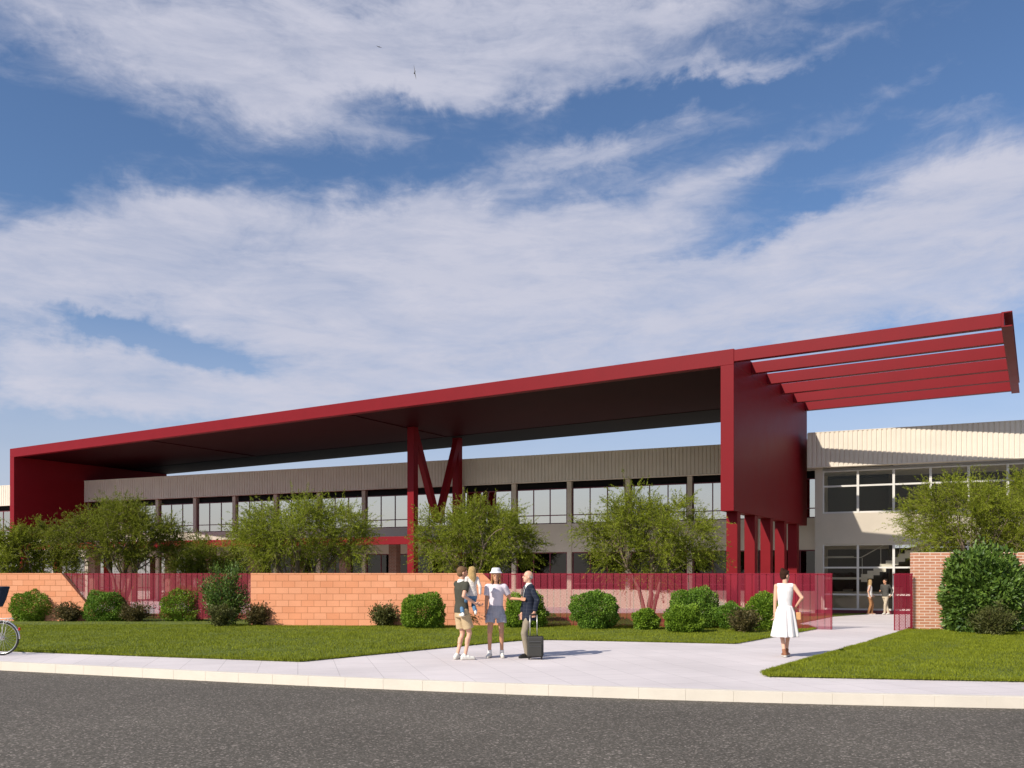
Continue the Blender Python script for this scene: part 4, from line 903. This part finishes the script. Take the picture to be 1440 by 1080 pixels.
# suitcase
sc = empty('suitcase', (X3 + .115, Y3 - .335, .0), R(-4), label='small black soft suitcase on wheels with raised pale handle beside the older man', cat='suitcase')
c_case = mat('black_nylon', (.030, .028, .024), rough=.65, bump=.3, bscale=200, vary=.1)
MB().box(-.155, .155, -.11, .11, .045, .44).build('case', c_case, sc, bevel=.028)
MB().box(-.125, .125, -.128, -.111, .07, .30).build('front_pocket', c_case, sc, bevel=.008)
MB().box(-.11, .11, -.121, -.111, .34, .352).box(-.12, .12, -.134, -.129, .255, .262).build('zipper', mat('grey_zip', (.12, .12, .12), rough=.4, metal=.6), sc)
h_ = MB(); zt = .855; h_.tube([(-.108, .07, .42), (-.108, .07, zt)], .0075, 8); h_.tube([(.028, .07, .42), (.028, .07, zt)], .0075, 8)
hd = h_.build('telescopic_handle', mat('brushed_aluminium', (.62, .60, .57), rough=.35, metal=.7), sc, smooth=True)
MB().tube([(-.115, .07, zt), (.035, .07, zt)], .014, 10).build('grip', c_black, hd, smooth=True)
MB().tube([(-.05, 0, .44), (-.045, 0, .462), (.045, 0, .462), (.05, 0, .44)], .008, 8).build('carry_strap', c_black, sc, smooth=True)
for sx in (-.12, .12):
    for sy in (-.075, .075): MB().cyl((sx, sy, .024), .024, .022, 16, 'x').build('wheel', c_black, sc)
# woman in the white dress
X4, Y4 = at_px(1104, 923.5)
c_dress = cloth('white_dress_cotton', (.80, .75, .74), vary=.03, bump=.25); c_sandal = cloth('tan_leather', (.27, .115, .06), bump=.1, rough=.5)
person('woman in white sleeveless midi dress, dark hair in a bun, alone on the path', (X4, Y4), 1.71, 78, ((.045, .06, 0), (-.03, -.06, 0)), ((.225, .03, .99), (-.19, .06, .86)),
       head=(-52, -2), hair='bun', haircol=(.045, .018, .010), top='sleeveless', topm=c_dress, bottom='dress', botm=c_dress, shoem=c_sandal, toes=(22, -8), sw=.17, curl=(50, 25), hint=((.9, -.8, -.2), (-.5, -1, -.2)), sock=c_sandal, palm=((-.2, 0, -1), (-1, 0, 0)))
bg_ = empty('handbag', (X4 + .25, Y4 - .04, .73), R(-15), label='small tan handbag held by the woman in the white dress', cat='handbag')
mb = MB(); mb.box(-.045, .045, -.07, .07, 0, .15); mb.build('bag_body', cloth('tan_straw', (.62, .33, .15), bump=.6, bs=70), bg_, bevel=.014)
MB().tube([(0, -.05, .145), (0, -.045, .20), (0, 0, .235), (0, .045, .20), (0, .05, .145)], .005, 6).build('bag_handle', c_sandal, bg_, smooth=True)
# far couple by the glass
c_rust = cloth('rust_trousers', (.36, .175, .075)); c_greyw = cloth('grey_knit', (.075, .072, .065)); c_sand = cloth('sand_chinos', (.50, .42, .31)); c_w = cloth('white_top', (.72, .70, .66))
shortlen = .6
person('blonde woman in white sleeveless top and rust trousers by the glass hall', (wpt(1223, 40.1), 40.1), 1.63, -20, ((-.09, -.02, 0), (.10, .05, 0)), ((-.10, -.22, .86), (.18, .16, .90)),
       head=(30, 0), hair='long', haircol=(.50, .33, .15), top='sleeveless', topm=c_w, bottom='trousers', botm=c_rust, shoem=c_sandal, sw=.165)
person('man in grey sweater and sand chinos standing with crossed legs by the glass hall', (wpt(1245, 40.1), 40.1), 1.66, 215, ((.14, -.04, 0), (-.02, .02, 0)), ((-.24, .02, 1.10), (.20, -.14, .92)),
       head=(-25, 0), skin='tan', hair='short', haircol=(.03, .02, .015), top='sweater', topm=c_greyw, bottom='trousers', botm=c_sand, shoem=c_whiteshoe, sw=.19)

# ================================================================ bicycle (rear wheel in view at the left edge)
bx, by = wpt(3, 17.25), 17.25
bk = empty('bicycle', (bx, by, 0), 0, label='white city bicycle with chrome mudguards and a dark blue saddlebag, cut by the frame edge', cat='bicycle')
m_fr = mat('white_bike_paint', (.66, .65, .62), rough=.35); m_rub = mat('black_rubber', (.018, .017, .016), rough=.8); m_chr = mat('chrome', (.75, .74, .72), rough=.25, metal=.8)
def wheel(cx):
    w_ = MB(); 
    pts = [(cx + .322 * math.cos(2 * math.pi * i / 48), 0, .342 + .322 * math.sin(2 * math.pi * i / 48)) for i in range(48)]
    rim = MB().tube([(cx + .303 * math.cos(2 * math.pi * i / 48), 0, .342 + .303 * math.sin(2 * math.pi * i / 48)) for i in range(48)], .010, 8, closed=True).build('wheel', m_chr, bk, smooth=True)
    MB().tube(pts, .020, 10, closed=True).build('tyre', m_rub, rim, smooth=True)
    sp_ = MB(); sp_.cyl((cx, 0, .342), .032, .07, 16, 'y')
    for i in range(28): a_ = 2 * math.pi * i / 28; sd = .02 if i % 2 else -.02; sp_.tube([(cx + .028 * math.cos(a_ + .9), sd, .342 + .028 * math.sin(a_ + .9)), (cx + .30 * math.cos(a_), 0, .342 + .30 * math.sin(a_))], .0016, 3)
    sp_.build('spokes', m_chr, rim)
wheel(0); wheel(-1.07)
A = {'rear': (0, 0, .342), 'bb': (-.43, 0, .29), 'seat': (-.28, 0, .80), 'head_t': (-.86, 0, .86), 'head_b': (-.90, 0, .66), 'front': (-1.07, 0, .342)}
mb = MB()
mb.tube([A['bb'], A['seat']], .016); mb.tube([A['bb'], (-.89, 0, .70)], .018); mb.tube([(-.36, 0, .52), (-.87, 0, .82)], .016); mb.tube([A['head_t'], A['head_b']], .019)
for sy in (-.05, .05): mb.tube([(0, sy, .342), (-.43, sy * .5, .29)], .010); mb.tube([(0, sy, .342), (-.285, sy * .5, .76)], .008); mb.tube([(-.90, sy * .8, .66), (-1.07, sy, .342)], .011)
mb.build('frame', m_fr, bk, smooth=True)
mb = MB()
def guard(cx, a0, a1):
    v, f = [], []; n_ = 26
    for i in range(n_ + 1):
        a_ = R(a0 + (a1 - a0) * i / n_)
        for k_, sy in enumerate((-.026, -.016, .016, .026)): r_ = .362 if k_ in (1, 2) else .350; v.append((cx + r_ * math.cos(a_), sy, .342 + r_ * math.sin(a_)))
    for i in range(n_):
        for k_ in range(3): a_ = i * 4 + k_; f.append((a_, a_ + 1, a_ + 5, a_ + 4))
    o = mesh_obj('mudguard', v, f, m_chr, bk, smooth=True); s_ = o.modifiers.new('s', 'SOLIDIFY'); s_.thickness = .003
guard(0, -2, 150); guard(-1.07, 20, 170)
mb = MB()
for sy in (-.055, .055):
    mb.tube([(-.27, sy, .735), (.18, sy, .745), (.20, sy, .735), (.10, sy, .66)], .006, 6); mb.tube([(0, sy, .345), (.08, sy, .738)], .005, 6); mb.tube([(0, sy, .345), (-.08, sy, .736)], .005, 6)
for xx in (-.22, -.1, 0, .1, .185): mb.tube([(xx, -.055, .741), (xx, .055, .741)], .005, 6)
mb.build('luggage_rack', m_fr, bk, smooth=True)
MB().box(.335, .365, -.02, .02, .50, .56).build('tail_light', mat('red_lens', (.45, .01, .01), rough=.2), bk, bevel=.008)
mb = MB(); mb.tube([A['seat'], (-.255, 0, .93)], .012); mb.build('seat_post', m_chr, bk, smooth=True)
mb = MB(); cap(mb, (-.16, 0, .965), (-.42, 0, .96), .075, .022); mb2 = fuse(mb, 'saddle', m_rub, bk, vox=.012)
for vv in mb2.data.vertices: vv.co.z = .965 + (vv.co.z - .965) * .5
mb = MB(); mb.loft([(-.10, 0, .975, .10, .09), (-.06, 0, 1.12, .125, .11), (-.035, 0, 1.27, .145, .13), (-.03, 0, 1.34, .155, .138), (-.03, 0, 1.345, .165, .145), (-.03, 0, 1.38, .165, .145), (-.03, 0, 1.385, .15, .13)], 24)
o = mb.build('saddlebag', cloth('navy_canvas', (.022, .032, .055), bump=.5), bk, smooth=True); md = o.modifiers.new('b', 'BEVEL'); md.width = .006
MB().tube([(-.86, 0, .86), (-.85, 0, 1.02), (-.86, -.05, 1.06), (-.80, -.26, 1.05), (-.66, -.30, 1.02)], .012).tube([(-.85, 0, 1.02), (-.86, .05, 1.06), (-.80, .26, 1.05), (-.66, .30, 1.02)], .012).build('handlebar', m_chr, bk, smooth=True)
MB().cyl((-.43, -.045, .29), .09, .006, 28, 'y').tube([(-.43, -.06, .29), (-.36, -.06, .14)], .010).tube([(-.43, .06, .29), (-.50, .06, .44)], .010).box(-.40, -.32, -.14, -.07, .13, .155).box(-.54, -.46, .07, .14, .425, .45).build('crankset', m_rub, bk)
MB().tube([(-.38, .05, .28), (-.30, .20, .005)], .008).build('kickstand', m_chr, bk)

# ================================================================ birds
for px, py, D, sc_, roll, lab in ((583, 102, 70, 1.0, 80, 'banking gull with both wings spread, the lower of two birds in the clouds'), (533, 66, 90, .55, 8, 'distant gull in level glide, upper of two birds in the clouds')):
    b = empty('bird', (wpt(px, D), D, EYE + (HZ - py) / F * D), 0, label=lab, cat='bird', group='two birds high in the clouds'); b.scale = (sc_,) * 3; b.rotation_euler = (0, R(roll), R(20))
    m_b = mat('grey_plumage', (.16, .16, .17), rough=.8, vary=.2); mb = MB(); cap(mb, (0, -.16, 0), (0, .12, 0), .03, .045); ell(mb, (0, .17, .01), (.03, .045, .03)); mb.add([(-.04, -.30, 0), (.04, -.30, 0), (.02, -.14, .012), (-.02, -.14, .012), (-.04, -.30, -.008), (.04, -.30, -.008)], [(0, 1, 2, 3), (5, 4, 3, 2), (0, 4, 5, 1), (0, 3, 4), (1, 5, 2)])
    mb.build('body', m_b, b, smooth=True)
    for sd in (-1, 1):
        P = [(0.02, .09, .02), (.25, .13, .06), (.58, -.05, .03), (.26, -.02, .055), (.02, -.07, .02)]; P = [(sd * p[0], p[1], p[2]) for p in P]
        mb = MB(); mb.add(P + [(p[0], p[1], p[2] - .012) for p in P], [(0, 1, 3, 4), (1, 2, 3), (9, 8, 6, 5), (8, 7, 6)] + [(i, i + 5, (i + 1) % 5 + 5, (i + 1) % 5) for i in range(5)]); mb.build('wing', m_b, b)
